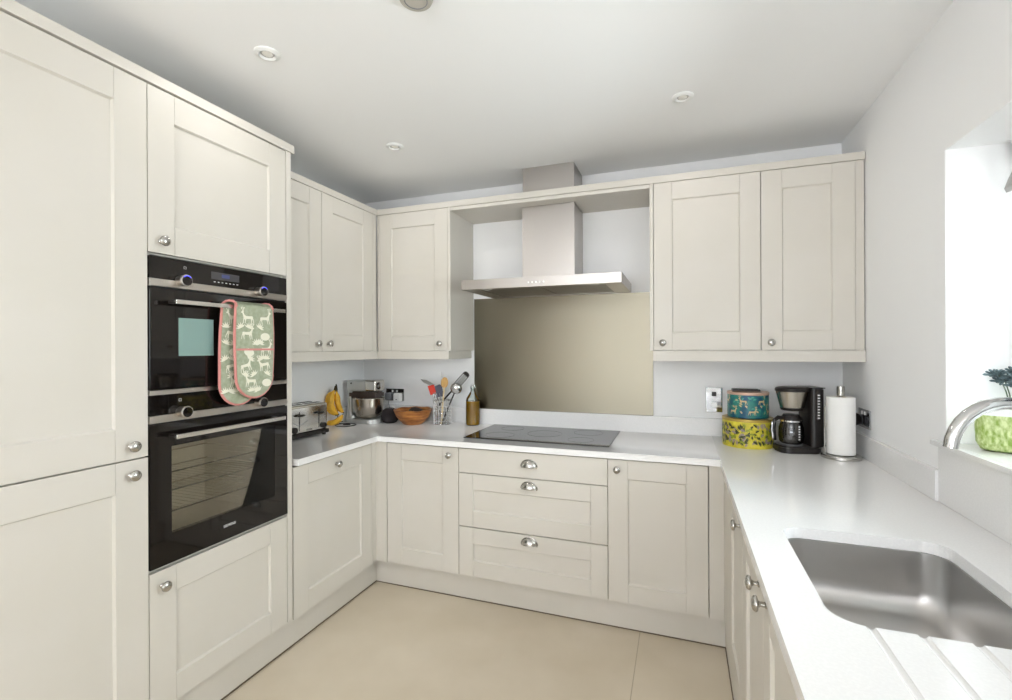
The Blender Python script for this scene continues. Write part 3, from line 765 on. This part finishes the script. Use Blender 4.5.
for kx in (-.110, .108):
    mb = MB(); mb.lathe([(.017, 0), (.016, .012), (.012, .016), (0, .016)], 24, mtx=Matrix.Translation((kx, .004, .058)) @ RX90); o = mb.build('dial', black, t)
mb = MB(); mb.tube([(-.118, .003, .10), (-.085, .003, .083), (-.055, .003, .084), (-.01, .003, .102)], .0014, 5); mb.build('trim_line', grey_pl, t)
mb = MB()
for k in range(4): mb.box(-.02+k*.011, -.012+k*.011, .003, .0042, .043, .053)
mb.build('maker_mark', mat('etched_grey', '8d8a82', .5), t)

# banana stand and bananas
ban_m = mat('banana_yellow', 'e0a522', .5); noise_mix(ban_m, 'd9961c', 'f2bc3a', 30, .2, .5)
btip = mat('banana_tip', '4a3a1c', .7)
wirem = mat('black_wire', '2e2d2c', .4, metal=.6)
t = thing('banana_stand', 'thin dark wire stand the bananas hang from', 'banana stand', (-2.100, 2.60, ZT+.0005), 0)
mb = MB()
mb.tube([(.065*math.cos(a)+.03, .065*math.sin(a), .003) for a in [2*PI*k/30 for k in range(30)]], .0026, 8, closed=True)
mb.build('base_ring', wirem, t)
mb = MB(); mb.tube([(-.035, .0035, .003), (-.040, .006, .07), (-.041, .006, .16), (-.040, .004, .235), (-.038, -.004, .262), (-.034, -.014, .270), (-.030, -.022, .262), (-.029, -.024, .25)], .0028, 8); mb.build('hook', wirem, t)
def banana(mb_parent, pts, rmax, name='banana'):
    n = len(pts); pts = [Vector(p) for p in pts]
    # resample with Catmull-Rom
    out = []; N_ = 16
    for i in range(N_+1):
        u = i/N_*(n-1); k = min(int(u), n-2); f = u-k
        p0, p1, p2, p3 = pts[max(k-1, 0)], pts[k], pts[k+1], pts[min(k+2, n-1)]
        out.append(.5*((2*p1)+(p2-p0)*f+(2*p0-5*p1+4*p2-p3)*f*f+(3*p1-p0-3*p2+p3)*f**3))
    rr = []
    for i in range(N_+1):
        u = i/N_
        rr.append(rmax*(.28 if u < .08 else min(1, .28+(u-.08)*5) if u < .3 else 1 if u < .7 else max(.22, 1-(u-.7)**1.5*4.6)))
    mb = MB(); mb.tube(out, rr, 6, ban_m)
    o = mb.build(name, ban_m, mb_parent, smooth=50)
    d = (out[-1]-out[-2]).normalized(); mb = MB(); mb.tube([out[-1]-d*.001, out[-1]+d*.006], rr[-1]*.95, 6); mb.build('tip', btip, o)
    return o
t = thing('banana_bunch', 'small bunch of ripe bananas hanging beside the stand mixer', 'bananas', (-2.135, 2.578, 1.105), 0)
mb = MB(); mb.tube([(.004, 0, .030), (.001, 0, .012), (0, 0, -.006)], [.006, .009, .012], 8); mb.build('stem', btip, t)
banana(t, [(-.004, -.004, 0), (-.030, -.014, -.035), (-.038, -.018, -.085), (-.018, -.020, -.130), (.020, -.020, -.158)], .0225)
banana(t, [(.002, -.006, 0), (-.006, -.026, -.040), (-.004, -.034, -.088), (.018, -.036, -.128), (.050, -.034, -.150)], .0205)
banana(t, [(.005, .004, 0), (.012, .004, -.045), (.018, .004, -.088), (.038, .0, -.122), (.066, -.004, -.142)], .0185)
t = thing('banana', 'single yellow banana lying on the worktop under the hanging bunch', 'banana', (-2.118, 2.552, ZT+.021), 0)
b1 = banana(t, [(-.060, -.01, .0), (-.025, -.02, .0), (.015, -.018, .008), (.045, -.008, .028), (.062, .0, .055)], .018)

# stand mixer: body runs along +x, head over the bowl
t = thing('stand_mixer', 'silver kitchen stand mixer with steel bowl in the left corner', 'stand mixer', (-2.035, 2.765, ZT+.0005), 0)
silver = mat('mixer_silver', 'cfd0cd', .35, metal=.5)
mb = MB(); mb.prism(rrect(-.130, .130, -.085, .085, .07, 8), 0, .028, bev=.006)
mb.prism(rrect(-.135, -.06, -.06, .06, .03, 6), .004, .05, bev=.006); mb.build('base', silver, t)
mb = MB(); b = bmesh.new(); secs = [(-.122, -.070, .025, .056), (-.122, -.083, .08, .048), (-.122, -.088, .14, .044), (-.122, -.083, .19, .046), (-.120, -.065, .225, .050)]
rg = []
for a, c_, z, hw_ in secs: rg.append([b.verts.new((x, y, z)) for x, y in rrect(a, c_, -hw_, hw_, min(.02, (c_-a)/2.2), 5)])
for A, B in zip(rg, rg[1:]):
    for i in range(len(A)): b.faces.new((A[i], A[(i+1) % len(A)], B[(i+1) % len(A)], B[i]))
b.faces.new(rg[0][::-1]); b.faces.new(rg[-1]); bmesh.ops.recalc_face_normals(b, faces=b.faces); mb.add(b); mb.build('column', silver, t)
mb = MB(); mb.box(-.120, .118, -.055, .055, .212, .288, .016, seg=4); mb.build('head', silver, t)
mb = MB(); mb.box(.030, .1205, -.0575, .0575, .214, .2905, .014, seg=4); mb.build('polished_band', mat('mixer_polished', 'cfccc6', .16, metal=1), t)
mb = MB(); mb.prism([(-.098, -.05), (.115, -.05), (.115, .05), (-.098, .05)], .168, .213, bev=.01); mb.build('splash_guard', mat('smoky_brown', '4d423e', .25), t)  # dark block stands in for the shaded gap between head and bowl
mb = MB(); mb.lathe([(.016, 0), (.019, .003), (.019, .016), (.012, .020), (0, .020)], 24, mtx=Matrix.Translation((.122, -.022, .252)) @ Matrix.Rotation(PI/2, 4, 'Y')); mb.build('speed_dial', chrome, t)
mb = MB(); mb.lathe([(.024, 0), (.024, .002), (0, .002)], 24, mtx=Matrix.Translation((.1205, -.022, .252)) @ Matrix.Rotation(PI/2, 4, 'Y')); mb.build('dial_ring', black, t)
mb = MB(); mb.lathe([(.0055, 0), (.0055, .003), (0, .003)], 14, mtx=Matrix.Translation((-.075, -.055, .268)) @ RX90); mb.build('release_button', black, t)
bowlm = mat('mixer_bowl_steel', 'b9b1a6', .22, metal=1, aniso=.5)
mb = MB(); mb.lathe([(.048, .030), (.055, .032), (.080, .048), (.097, .078), (.104, .115), (.106, .162), (.109, .166), (.1085, .168), (.104, .165), (.101, .115), (.093, .080), (.070, .052), (0, .046)], 40, mtx=Matrix.Translation((.022, 0, 0)), cap=False)
mb.build('mixing_bowl', bowlm, t)
mb = MB(); mb.tube([(-.02, 0, 0), (.0, -.02, -.0), (.05, -.05, .0)], .001, 4) if False else mb.tube([(-.14, -.06, .006), (-.155, -.10, .004), (-.10, -.135, .004), (-.045, -.125, .004), (-.01, -.15, .004), (-.055, -.165, .004)], .003, 8); mb.build('power_lead', black, t)

# round speaker
t = thing('round_speaker', 'dark round fabric covered ball sitting between the mixer and the wooden bowl', 'speaker', (-1.857, 2.79, ZT+.0005), 0)
spk = mat('charcoal_knit', '2d2729', .9, bump=((600, 600, 600), .6, .002))
mb = MB(); mb.lathe([(0, 0), (.030, 0), (.045, .006), (.056, .022), (.060, .046), (.057, .068), (.046, .087), (.028, .099), (0, .104)], 32); mb.build('body', spk, t)
mb = MB(); mb.tube([(.026*math.cos(a), .026*math.sin(a), .0995) for a in [2*PI*k/24 for k in range(24)]], .0012, 6, closed=True); mb.build('light_ring', grey_pl, t)

# wooden bowl + avocado
wood = mat('acacia_wood', '9c5a28', .35)
noise_mix(wood, '6a3416', 'c88644', 9, .32, .68, detail=6, mapping=(1, 1, 5))
t = thing('wooden_bowl', 'round reddish brown wooden bowl with a faceted rim', 'bowl', (-1.682, 2.80, ZT+.0005), 0)
t.scale = (.86, .86, .88)
mb = MB(); prof = [(.070, 0), (.075, .002), (.100, .025), (.128, .060), (.147, .105), (.149, .112), (.144, .113), (.138, .104), (.118, .062), (.090, .030), (.06, .016), (0, .014)]
b = bmesh.new(); seg = 48; rings = []
for r, z in prof:
    if r == 0: rings.append([b.verts.new((0, 0, z))]); continue
    rings.append([b.verts.new(((r*(1+.018*math.cos(8*2*PI*k/seg)*z/.11))*math.cos(2*PI*k/seg), (r*(1+.018*math.cos(8*2*PI*k/seg)*z/.11))*math.sin(2*PI*k/seg), z+(-.0025*math.cos(8*2*PI*k/seg) if z > .1 else 0))) for k in range(seg)])
for A, B in zip(rings, rings[1:]):
    for k in range(seg):
        if len(B) == 1: b.faces.new((A[k], A[(k+1) % seg], B[0]))
        else: b.faces.new((A[k], A[(k+1) % seg], B[(k+1) % seg], B[k]))
b.faces.new(rings[0][::-1]); bmesh.ops.recalc_face_normals(b, faces=b.faces); mb.add(b); mb.build('bowl', wood, t)
t = thing('avocado', 'dark knobbly avocado lying in the wooden bowl', 'avocado', (-1.650, 2.795, ZT+.080), math.radians(15))
avm = mat('avocado_skin', '2f2620', .55, bump=((90, 90, 90), .8, .004))
mb = MB(); mb.lathe([(0, -.055), (.018, -.052), (.031, -.036), (.034, -.014), (.029, .012), (.020, .034), (.012, .048), (0, .053)], 24, mtx=Matrix.Rotation(PI/2, 4, 'Y')); mb.build('fruit', avm, t)
mb = MB(); mb.lathe([(.004, .050), (.0035, .058), (0, .058)], 10, mtx=Matrix.Rotation(PI/2, 4, 'Y')); mb.build('stalk', btip, t)

# utensil holder and utensils
CX, CY = -1.493, 2.86
t = thing('utensil_holder', 'chrome wire utensil holder standing left of the oil bottle', 'utensil holder', (CX, CY, ZT+.0005), 0)
mb = MB()
for z in (.002, .025, .05, .075, .10, .125, .158): mb.tube([(.058*math.cos(a), .058*math.sin(a), z) for a in [2*PI*k/36 for k in range(36)]], .003 if z in (.002, .158) else .0018, 6, closed=True)
for k in range(20):
    a = 2*PI*k/20; mb.tube([(.058*math.cos(a), .058*math.sin(a), .002), (.058*math.cos(a), .058*math.sin(a), .158)], .0018, 5)
mb.build('wire_basket', chrome, t)
mb = MB(); mb.lathe([(0, .001), (.057, .001), (.057, .003), (0, .003)], 30); mb.build('base_plate', chrome, t)
def utensil(name, label, cat, foot, top):
    """origin at foot, local z along the handle up to top; returns thing and length"""
    f, tp = Vector(foot), Vector(top); d = tp-f
    o = thing(name, label, cat, f); 
    zz = d.normalized(); yy = Vector((-.46, .89, -.1)); yy = (yy-zz*yy.dot(zz)).normalized(); xx = yy.cross(zz)
    o.rotation_mode = 'QUATERNION'; o.rotation_quaternion = Matrix((xx, yy, zz)).transposed().to_quaternion()
    return o, d.length
RYm = lambda a: Matrix.Rotation(a, 4, 'Z')
z0u = ZT+.006
# wooden spoon
woodl = mat('pale_beech', 'c99c5a', .6); noise_mix(woodl, 'bd8f4e', 'd6ab6b', 20, .3, .7, mapping=(4, 4, .6))
woodh = mat('pale_beech_handle', 'd8c29a', .6)
t, l = utensil('wooden_spoon', 'wooden spoon with pale handle standing upright in the utensil holder', 'spoon', (CX+.012, CY-.044, z0u), (CX+.034, CY-.030, 1.188))
mb = MB(); mb.tube([(0, 0, .0), (0, 0, l*.4), (0, 0, l-.06)], [.006, .0058, .005], 10); mb.build('handle', woodh, t)
mb = MB(); mb.ellip((0, 0, l-.035), (.024, .007, .036), seg=20); mb.build('spoon_bowl', woodl, t)
# red spatula
redm = mat('red_silicone', 'd23a26', .45)
t, l = utensil('red_spatula', 'red silicone spatula at the left of the utensil holder', 'spatula', (CX-.005, CY+.02, z0u), (CX-.055, CY-.045, 1.103))
mb = MB(); mb.tube([(0, 0, 0), (0, 0, l-.02)], .0045, 8); mb.build('handle', chrome, t)
mb = MB(); mb.prism([(-.020, -.03), (.020, -.03), (.024, .03), (-.018, .035)], -.004, .004, mtx=Matrix.Translation((0, 0, l)) @ RX90, bev=.0015); mb.build('blade', redm, t)
# grey spatula
t, l = utensil('grey_spatula', 'blue-grey silicone spatula behind the wooden spoon', 'spatula', (CX+.01, CY+.015, z0u), (CX-.022, CY-.01, 1.10))
mb = MB(); mb.tube([(0, 0, 0), (0, 0, l-.02)], .0045, 8); mb.build('handle', chrome, t)
mb = MB(); mb.prism([(-.024, -.045), (.024, -.045), (.026, .025), (.010, .038), (-.026, .030)], -.004, .004, mtx=Matrix.Translation((0, 0, l)) @ RX90, bev=.0015); mb.build('blade', mat('blue_grey_silicone', '5a5b6c', .5), t)
# palette knife
t, l = utensil('palette_knife', 'flat steel cake slice leaning out to the left of the holder', 'cake slice', (CX+.02, CY+.03, z0u), (CX-.075, CY-.01, 1.135))
mb = MB(); mb.tube([(0, 0, 0), (0, 0, l)], .004, 8); mb.build('handle', chrome, t)
mb = MB()
inv = t.rotation_quaternion.to_matrix().to_4x4().inverted()
mb.prism([(.02, -.010), (-.055, -.014), (-.095, .0), (-.055, .016), (.02, .012)], -.0008, .0008, mtx=Matrix.Translation((0, 0, l)) @ inv @ Matrix.Rotation(math.radians(22), 4, 'Y') @ Matrix.Rotation(math.radians(35), 4, 'X')); mb.build('blade', mat('matt_steel', 'd8d8d8', .45, metal=.8), t)
# skewer
t, l = utensil('metal_skewer', 'thin steel skewer sticking up behind the red spatula', 'skewer', (CX-.03, CY+.02, z0u), (CX-.008, CY+.0, 1.222))
mb = MB(); mb.tube([(0, 0, 0), (0, 0, l*.9), (0, 0, l)], [.0022, .0022, .0008], 6); mb.build('rod', chrome, t)
# ladle
t, l = utensil('steel_ladle', 'shiny round steel ladle leaning to the right of the holder', 'ladle', (CX-.01, CY+.01, z0u), (CX+.112, CY-.02, 1.118))
mb = MB(); mb.tube([(0, 0, 0), (0, 0, l-.03)], [.006, .005], 8); mb.build('handle', black, t)
mb = MB(); mb.ellip((0, -.008, l), (.039, .028, .039), seg=24); mb.build('ladle_bowl', chrome, t)
# black slotted turner
t, l = utensil('slotted_turner', 'black slotted turner leaning out to the far right of the holder', 'turner', (CX-.040, CY+.0, .985), (CX+.150, CY-.01, 1.178))
mb = MB(); mb.tube([(0, 0, 0), (0, 0, l-.05)], [.006, .0055], 8); mb.build('handle', black, t)
mb = MB()
for q in (-.0225, -.0095, .0035, .0165): mb.prism([(q, -.055), (q+.006, -.055), (q+.006, .035), (q, .035)], -.002, .002, mtx=Matrix.Translation((0, 0, l)) @ RX90)
mb.prism([(-.0225, -.070), (.0225, -.070), (.0225, -.052), (-.0225, -.052)], -.002, .002, mtx=Matrix.Translation((0, 0, l)) @ RX90)
mb.prism([(-.0225, .033), (.0225, .033), (.021, .050), (.010, .058), (-.010, .058), (-.021, .050)], -.002, .002, mtx=Matrix.Translation((0, 0, l)) @ RX90)
mb.build('blade', black, t)
# whisk
t, l = utensil('balloon_whisk', 'steel whisk standing low in the utensil holder', 'whisk', (CX-.025, CY-.02, z0u), (CX-.035, CY-.035, 1.06))
mb = MB(); mb.tube([(0, 0, 0), (0, 0, l*.55)], .006, 8); mb.build('handle', chrome, t)
mb = MB()
for k in range(4):
    a = PI*k/4; ca, sa = math.cos(a), math.sin(a)
    mb.tube([(ca*.018*math.sin(PI*q/10)*(1 if q else 0), sa*.018*math.sin(PI*q/10), l*.55+l*.45*(1-abs(1-q/5)) ) for q in range(11)], .001, 5) if False else mb.tube([(ca*.018*math.cos(u), sa*.018*math.cos(u), l*.6+.05*(1+math.sin(u))) for u in [-PI/2+PI*2*q/20 for q in range(20)]], .0009, 5, closed=True)
mb.build('wires', chrome, t)

# oil bottle
t = thing('oil_bottle', 'clear swing top glass bottle of golden oil left of the hob', 'bottle', (-1.284, 2.885, ZT+.0005), 0)
mb = MB(); mb.lathe([(0, .001), (.042, .001), (.046, .006), (.046, .160), (.042, .176), (.026, .202), (.014, .222), (.0125, .240), (.0135, .242), (.0135, .248), (.011, .248), (.011, .222)], 32, cap=False); mb.build('glass', thin_glass, t)
oil = mat('golden_oil', 'b08010', .1, spec=.6); noise_mix(oil, '93690a', 'a87a12', 12)
mb = MB(); mb.lathe([(0, .004), (.043, .004), (.0445, .008), (.0445, .157), (0, .157)], 32); mb.build('oil', oil, t)
mb = MB(); mb.lathe([(.012, .249), (.012, .254), (.007, .258), (0, .259)], 18); mb.tube([(-.014, 0, .235), (-.017, 0, .245), (-.010, 0, .266), (0, 0, .270), (.010, 0, .266), (.017, 0, .245), (.014, 0, .235)], .0013, 6); mb.tube([(.0145*math.cos(a), .0145*math.sin(a), .235) for a in [2*PI*k/20 for k in range(20)]], .0014, 6, closed=True); mb.build('swing_stopper', chrome, t)

# ------------------------------------------------------------------ right corner items
# cake tins
tealm = mat('teal_tin_print', '1f6173', .3); noise_mix(tealm, '14506e', '2c7a72', 22, .42, .58, detail=4)
gold = mat('gold_print', 'cdb88c', .4); leafp = mat('sea_green_print', '4fa08c', .4)
def tin(name, label, loc, r, h, body, top, lidr, deco):
    t = thing(name, label, 'cake tin', loc, 0, 'stacked cake tins')
    mb = MB(); mb.lathe([(0, 0), (r-.002, 0), (r, .002), (r, h-.012), (r-.002, h-.010)], 56, body, cap=False)
    deco(mb, r, h); mb.build('tin_body', body, t, smooth=40)
    mb = MB(); mb.lathe([(r, h-.014), (r+.002, h-.013), (r+.002, h-.001), (r, h), (r-.005, h-.0006), (0, h-.0006)], 56, cap=False); mb.build('lid', top, t)
    return t
LAYER = [0]
def cylplace(r, a0, z0_, sc_, fl=1, ang=0):
    LAYER[0] = (LAYER[0]+1) % 12; q = r+.0005+LAYER[0]*.00006; ca, sa = math.cos(ang), math.sin(ang)
    def f(px, py):
        px, py = px*ca-py*sa, px*sa+py*ca
        return (q*math.cos(a0+fl*px*sc_/r), q*math.sin(a0+fl*px*sc_/r), z0_+py*sc_)
    return f
def deco_deer(mb, r, h):
    rnd = random.Random(4); n = 13
    for k in range(n):
        a = 2*PI*k/n; zz = h*.60 if k % 2 else h*.20
        P = cylplace(r, a, zz, .036, 1 if k % 3 else -1); motif(mb, DEER, P, gold); antlers(mb, P, gold, .06)
    for k in range(90):
        sprig(mb, cylplace(r, rnd.uniform(0, 2*PI), rnd.uniform(.12, .80)*h, .08, 1, rnd.uniform(-1, 1)), leafp if k % 3 else gold, .13)
def deco_leaf(mb, r, h):
    rnd = random.Random(9); dk = mat('dark_leaf_print', '3d4321', .4); mv = mat('mauve_print', '9a8a86', .4); ol_ = mat('olive_print', '8c9a2c', .4)
    for k in range(300):
        P0 = cylplace(r, 2*PI*rnd.random(), rnd.uniform(.14, .80)*h, .1, 1, rnd.uniform(-2.2, 2.2))
        sprig(mb, P0, (dk, mv, ol_, dk)[k % 4], rnd.uniform(.12, .19))
yel = mat('yellow_tin_print', 'cdbf2e', .35); noise_mix(yel, 'c8bb34', 'e0d348', 25, .4, .6)
lid_g = mat('gold_lid', 'b59a4e', .3, metal=.4)
tin('cake_tin', 'large round yellow cake tin with leaf print, lowest of the stack', (.323, 2.745, ZT+.0005), .1185, .145, yel, lid_g, 0, deco_leaf)
tin('cake_tin', 'smaller teal cake tin with deer print standing on the yellow tin', (.325, 2.748, ZT+.1462), .096, .130, tealm, mat('rose_gold_lid', 'c9a793', .35, metal=.2), 0, deco_deer)
t = thing('dark_tray', 'small dark flat tray lying on top of the teal tin', 'tray', (.318, 2.775, ZT+.2767), 0)
t.scale = (.95, .8, .6)
mb = MB(); mb.box(-.068, .068, -.045, .045, 0, .004, .001)
for b in ((-.068, .068, -.045, -.041, .0042, .014), (-.068, .068, .041, .045, .0042, .014), (-.068, -.064, -.041, .041, .0042, .014), (.064, .068, -.041, .041, .0042, .014)): mb.box(*b, bev=.0008)
mb.build('tray', mat('dark_brown_plastic', '3a302c', .35), t)

# coffee maker: front towards local -x
t = thing('coffee_maker', 'black and steel filter coffee maker with glass jug', 'coffee maker', (.530, 2.655, ZT+.0005), math.radians(14))
t.scale = (.86, .86, .985)
coff = mat('coffee_black', '231f1e', .3)
mb = MB(); mb.prism(rrect(-.118, .105, -.082, .082, .055, 8), 0, .035, bev=.008); mb.build('base', coff, t)
mb = MB(); mb.lathe([(.058, .0355), (.058, .038), (0, .038)], 30, mtx=Matrix.Translation((-.035, 0, 0))); mb.build('hot_plate', grey_pl, t)
mb = MB(); mb.prism(rrect(.035, .105, -.080, .080, .022, 6), .034, .312, bev=.004); mb.build('water_tank', coff, t)
mb = MB(); mb.box(.062, .070, -.083, -.080, .165, .285, .001)
mb.build('water_gauge', mat('gauge_grey', '55504e', .3), t)
mb = MB()
for k in range(9): mb.box(.064, .075, -.0842, -.083, .17+k*.0135, .1755+k*.0135)
mb.build('gauge_marks', icon, t)
mb = MB(); mb.lathe([(.048, .200), (.056, .203), (.060, .212), (.060, .214)], 40, coff, Matrix.Translation((-.030, 0, 0)), cap=True)
mb.build('basket_bottom', coff, t)
mb = MB(); mb.lathe([(.058, .2145), (.060, .216), (.080, .292), (.080, .294)], 48, mtx=Matrix.Translation((-.030, 0, 0)), cap=True)
mb.build('filter_basket', mat('coffee_steel', 'b7b0a4', .25, metal=1, aniso=.5), t)
mb = MB(); mb.lathe([(.083, .2945), (.085, .298), (.085, .306), (.078, .313), (.05, .318), (0, .319)], 40, mtx=Matrix.Translation((-.030, 0, 0))); mb.box(.03, .107, -.078, .078, .3125, .3165, .002); mb.build('lid', coff, t)
jug = thing('coffee_jug', 'glass coffee jug with black and steel handle on the coffee maker hot plate', 'jug', (.530-.030*math.cos(math.radians(14)), 2.655-.030*math.sin(math.radians(14)), ZT+.0395), math.radians(14))
jug.scale = (.86, .86, 1)
mb = MB(); mb.lathe([(0, .001), (.050, .001), (.060, .010), (.064, .035), (.062, .075), (.050, .108), (.048, .118)], 40, cap=False); mb.build('glass', pane('smoked_jug_glass', '8a8680', .06), jug)
mb = MB(); mb.lathe([(.0485, .104), (.053, .106), (.0535, .118), (.050, .124), (.046, .130), (.040, .140), (0, .142)], 36); mb.build('jug_lid', coff, jug)
mb = MB(); mb.lathe([(.0545, .106), (.0562, .106), (.0562, .113), (.0545, .113)], 40, cap=False); mb.build('steel_band', chrome, jug)
ha = math.radians(208-14+0)
hx, hy = math.cos(ha), math.sin(ha)
mb = MB(); mb.tube([(hx*.050, hy*.050, .122), (hx*.080, hy*.080, .126), (hx*.104, hy*.104, .112), (hx*.108, hy*.108, .07), (hx*.100, hy*.100, .018)], [.009, .010, .0105, .010, .008], 12); h = mb.build('handle', coff, jug)
mb = MB(); mb.tube([(hx*.117, hy*.117, .104), (hx*.119, hy*.119, .07), (hx*.1115, hy*.1115, .026)], .0045, 8); mb.build('handle_inlay', chrome, h)
mb = MB()
for k in range(6):
    a = ha+math.radians(88); mb.box(-.004, .004, -.001, .001, .024+k*.012, .030+k*.012, mtx=Matrix.Rotation(a+PI/2, 4, 'Z') @ Matrix.Translation((0, -.0648, 0)))
mb.build('level_marks', icon, jug)
# kitchen roll
t = thing('paper_roll_holder', 'steel kitchen roll holder with round base and central pole', 'roll holder', (.680, 2.555, ZT+.0005), 0)
mb = MB(); mb.lathe([(0, 0), (.075, 0), (.077, .002), (.077, .014), (.074, .018), (0, .0195)], 48); mb.build('base', nickel, t)
mb = MB(); mb.lathe([(.006, .02), (.006, .280), (.0145, .281), (.0155, .283), (.0155, .322), (.0145, .325), (0, .3255)], 28); mb.build('pole', nickel, t)
mb = MB(); mb.tube([(-.066, -.02, .012), (-.068, -.02, .06), (-.066, -.018, .20), (-.066, -.018, .235)], .0025, 8); mb.build('tear_arm', chrome, t)
paper = mat('white_paper', 'f4f3f0', .9, bump=((150, 150, 150), .25, .001))
t = thing('kitchen_roll', 'full white kitchen paper roll on the steel holder', 'paper roll', (.680, 2.555, ZT+.0215), 0)
mb = MB(); mb.lathe([(.021, 0), (.0535, 0), (.055, .001), (.055, .255), (.0535, .256), (.021, .256), (.021, 0)], 48, cap=False); mb.build('paper', paper, t)
mb = MB(); mb.lathe([(.0205, .0005), (.0205, .2555), (.019, .2555), (.019, .0005), (.0205, .0005)], 30, cap=False); mb.build('card_core', mat('brown_card', 'b59c78', .8), t)

# ------------------------------------------------------------------ window sill planter and blind
PX, PY, PZ = .898, 1.815, 1.0720
t = thing('planter', 'square white planter with green painted fern leaves on the window sill', 'planter', (PX, PY, PZ), math.radians(-32))
t.scale = (.98, .98, 1.2)
green = mat('fern_glaze', 'a9c24e', .35); noise_mix(green, '8aa648', 'd3dfa6', 120, .36, .64, detail=6, mapping=(1, 1, .55))
wgl = mat('white_glaze', 'eef0ee', .25)
mb = MB(); b = bmesh.new(); rg = []
for hw_, z, r in ((.046, 0, .02), (.058, .004, .026), (.068, .022, .030), (.070, .06, .030), (.068, .088, .026)):
    rg.append([b.verts.new((x, y, z)) for x, y in rrect(-hw_, hw_, -hw_*.8, hw_*.8, r, 6)])
for A, B in zip(rg, rg[1:]):
    for i in range(len(A)): b.faces.new((A[i], A[(i+1) % len(A)], B[(i+1) % len(A)], B[i]))
b.faces.new(rg[0][::-1]); bmesh.ops.recalc_face_normals(b, faces=b.faces); mb.add(b, green); mb.build('painted_body', green, t)
mb = MB(); b = bmesh.new(); rg = []
for hw_, z, r in ((.068, .088, .026), (.064, .104, .02), (.064, .118, .02), (.058, .118, .018), (.058, .095, .018)):
    rg.append([b.verts.new((x, y, z)) for x, y in rrect(-hw_, hw_, -hw_*.8, hw_*.8, r, 6)])
for A, B in zip(rg, rg[1:]):
    for i in range(len(A)): b.faces.new((A[i], A[(i+1) % len(A)], B[(i+1) % len(A)], B[i]))
b.faces.new(rg[-1]); bmesh.ops.recalc_face_normals(b, faces=b.faces); mb.add(b, wgl); mb.build('rim', wgl, t)
succ = mat('blue_green_leaf', '4c5c60', .55); noise_mix(succ, '3b4b50', '6c8084', 40)
t = thing('succulent_plant', 'blue-green sprigs rising above the green planter on the sill', 'plant', (PX+.010, PY-.012, PZ+.1145), 0)
t.scale = (.95, .95, 1.0)
rnd = random.Random(2)
heads = [(-.012, .030, .100), (-.022, .044, .118), (.0, .0, .110), (.012, .016, .128), (-.008, -.03, .092), (.03, -.01, .112), (.0, -.045, .118)]
mb = MB()
for hx_, hy_, hz_ in heads: mb.tube([(hx_*.2, hy_*.2, 0), (hx_*.5, hy_*.5, hz_*.5), (hx_, hy_, hz_)], .0018, 6)
mb.build('stems', mat('grey_stem', '5c6a58', .7), t)
for hx_, hy_, hz_ in heads:
    mb = MB()
    for k in range(22):
        a = 2.4*k; e = PI*.48-k*.085; l = .012+.0011*k
        d = Vector((math.cos(a)*math.cos(e), math.sin(a)*math.cos(e), math.sin(e)))
        p = Vector((hx_, hy_, hz_-.012)); mb.tube([p, p+d*l*.5, p+d*l, p+d*l*1.15], [.0015, .0034, .0036, .001], 6)
    mb.build('leaf_rosette', succ, t)

t = thing('roman_blind', 'pale grey folded fabric blind at the top of the window', 'blind', (.945, 1.362, 1.808), 0)
blm = mat('grey_blind_fabric', 'b4b2b0', .9, bump=((300, 300, 300), .3, .001))
mb = MB(); mb.box(-.012, .016, -.49, .499, .135, .198, .002); mb.build('headrail', white_pl, t)
for k in range(4):
    mb = MB(); y0, y1 = -.488+k*.002, .497-k*.002; z0_ = .030-k*.0+k*.022
    b = bmesh.new(); pr = [(.004, .134), (-.006-.006*(3-k), .07+k*.01), (-.012-.007*(3-k), z0_+.012), (-.010-.006*(3-k), z0_), (-.002-.004*(3-k), z0_+.004), (.006, .10)]
    A = [b.verts.new((x, y0, z)) for x, z in pr]; B = [b.verts.new((x, y1, z)) for x, z in pr]
    for i in range(len(pr)): b.faces.new((A[i], A[(i+1) % len(pr)], B[(i+1) % len(pr)], B[i]))
    b.faces.new(A[::-1]); b.faces.new(B); bmesh.ops.recalc_face_normals(b, faces=b.faces); mb.add(b)
    mb.build('fabric_fold', blm, t)
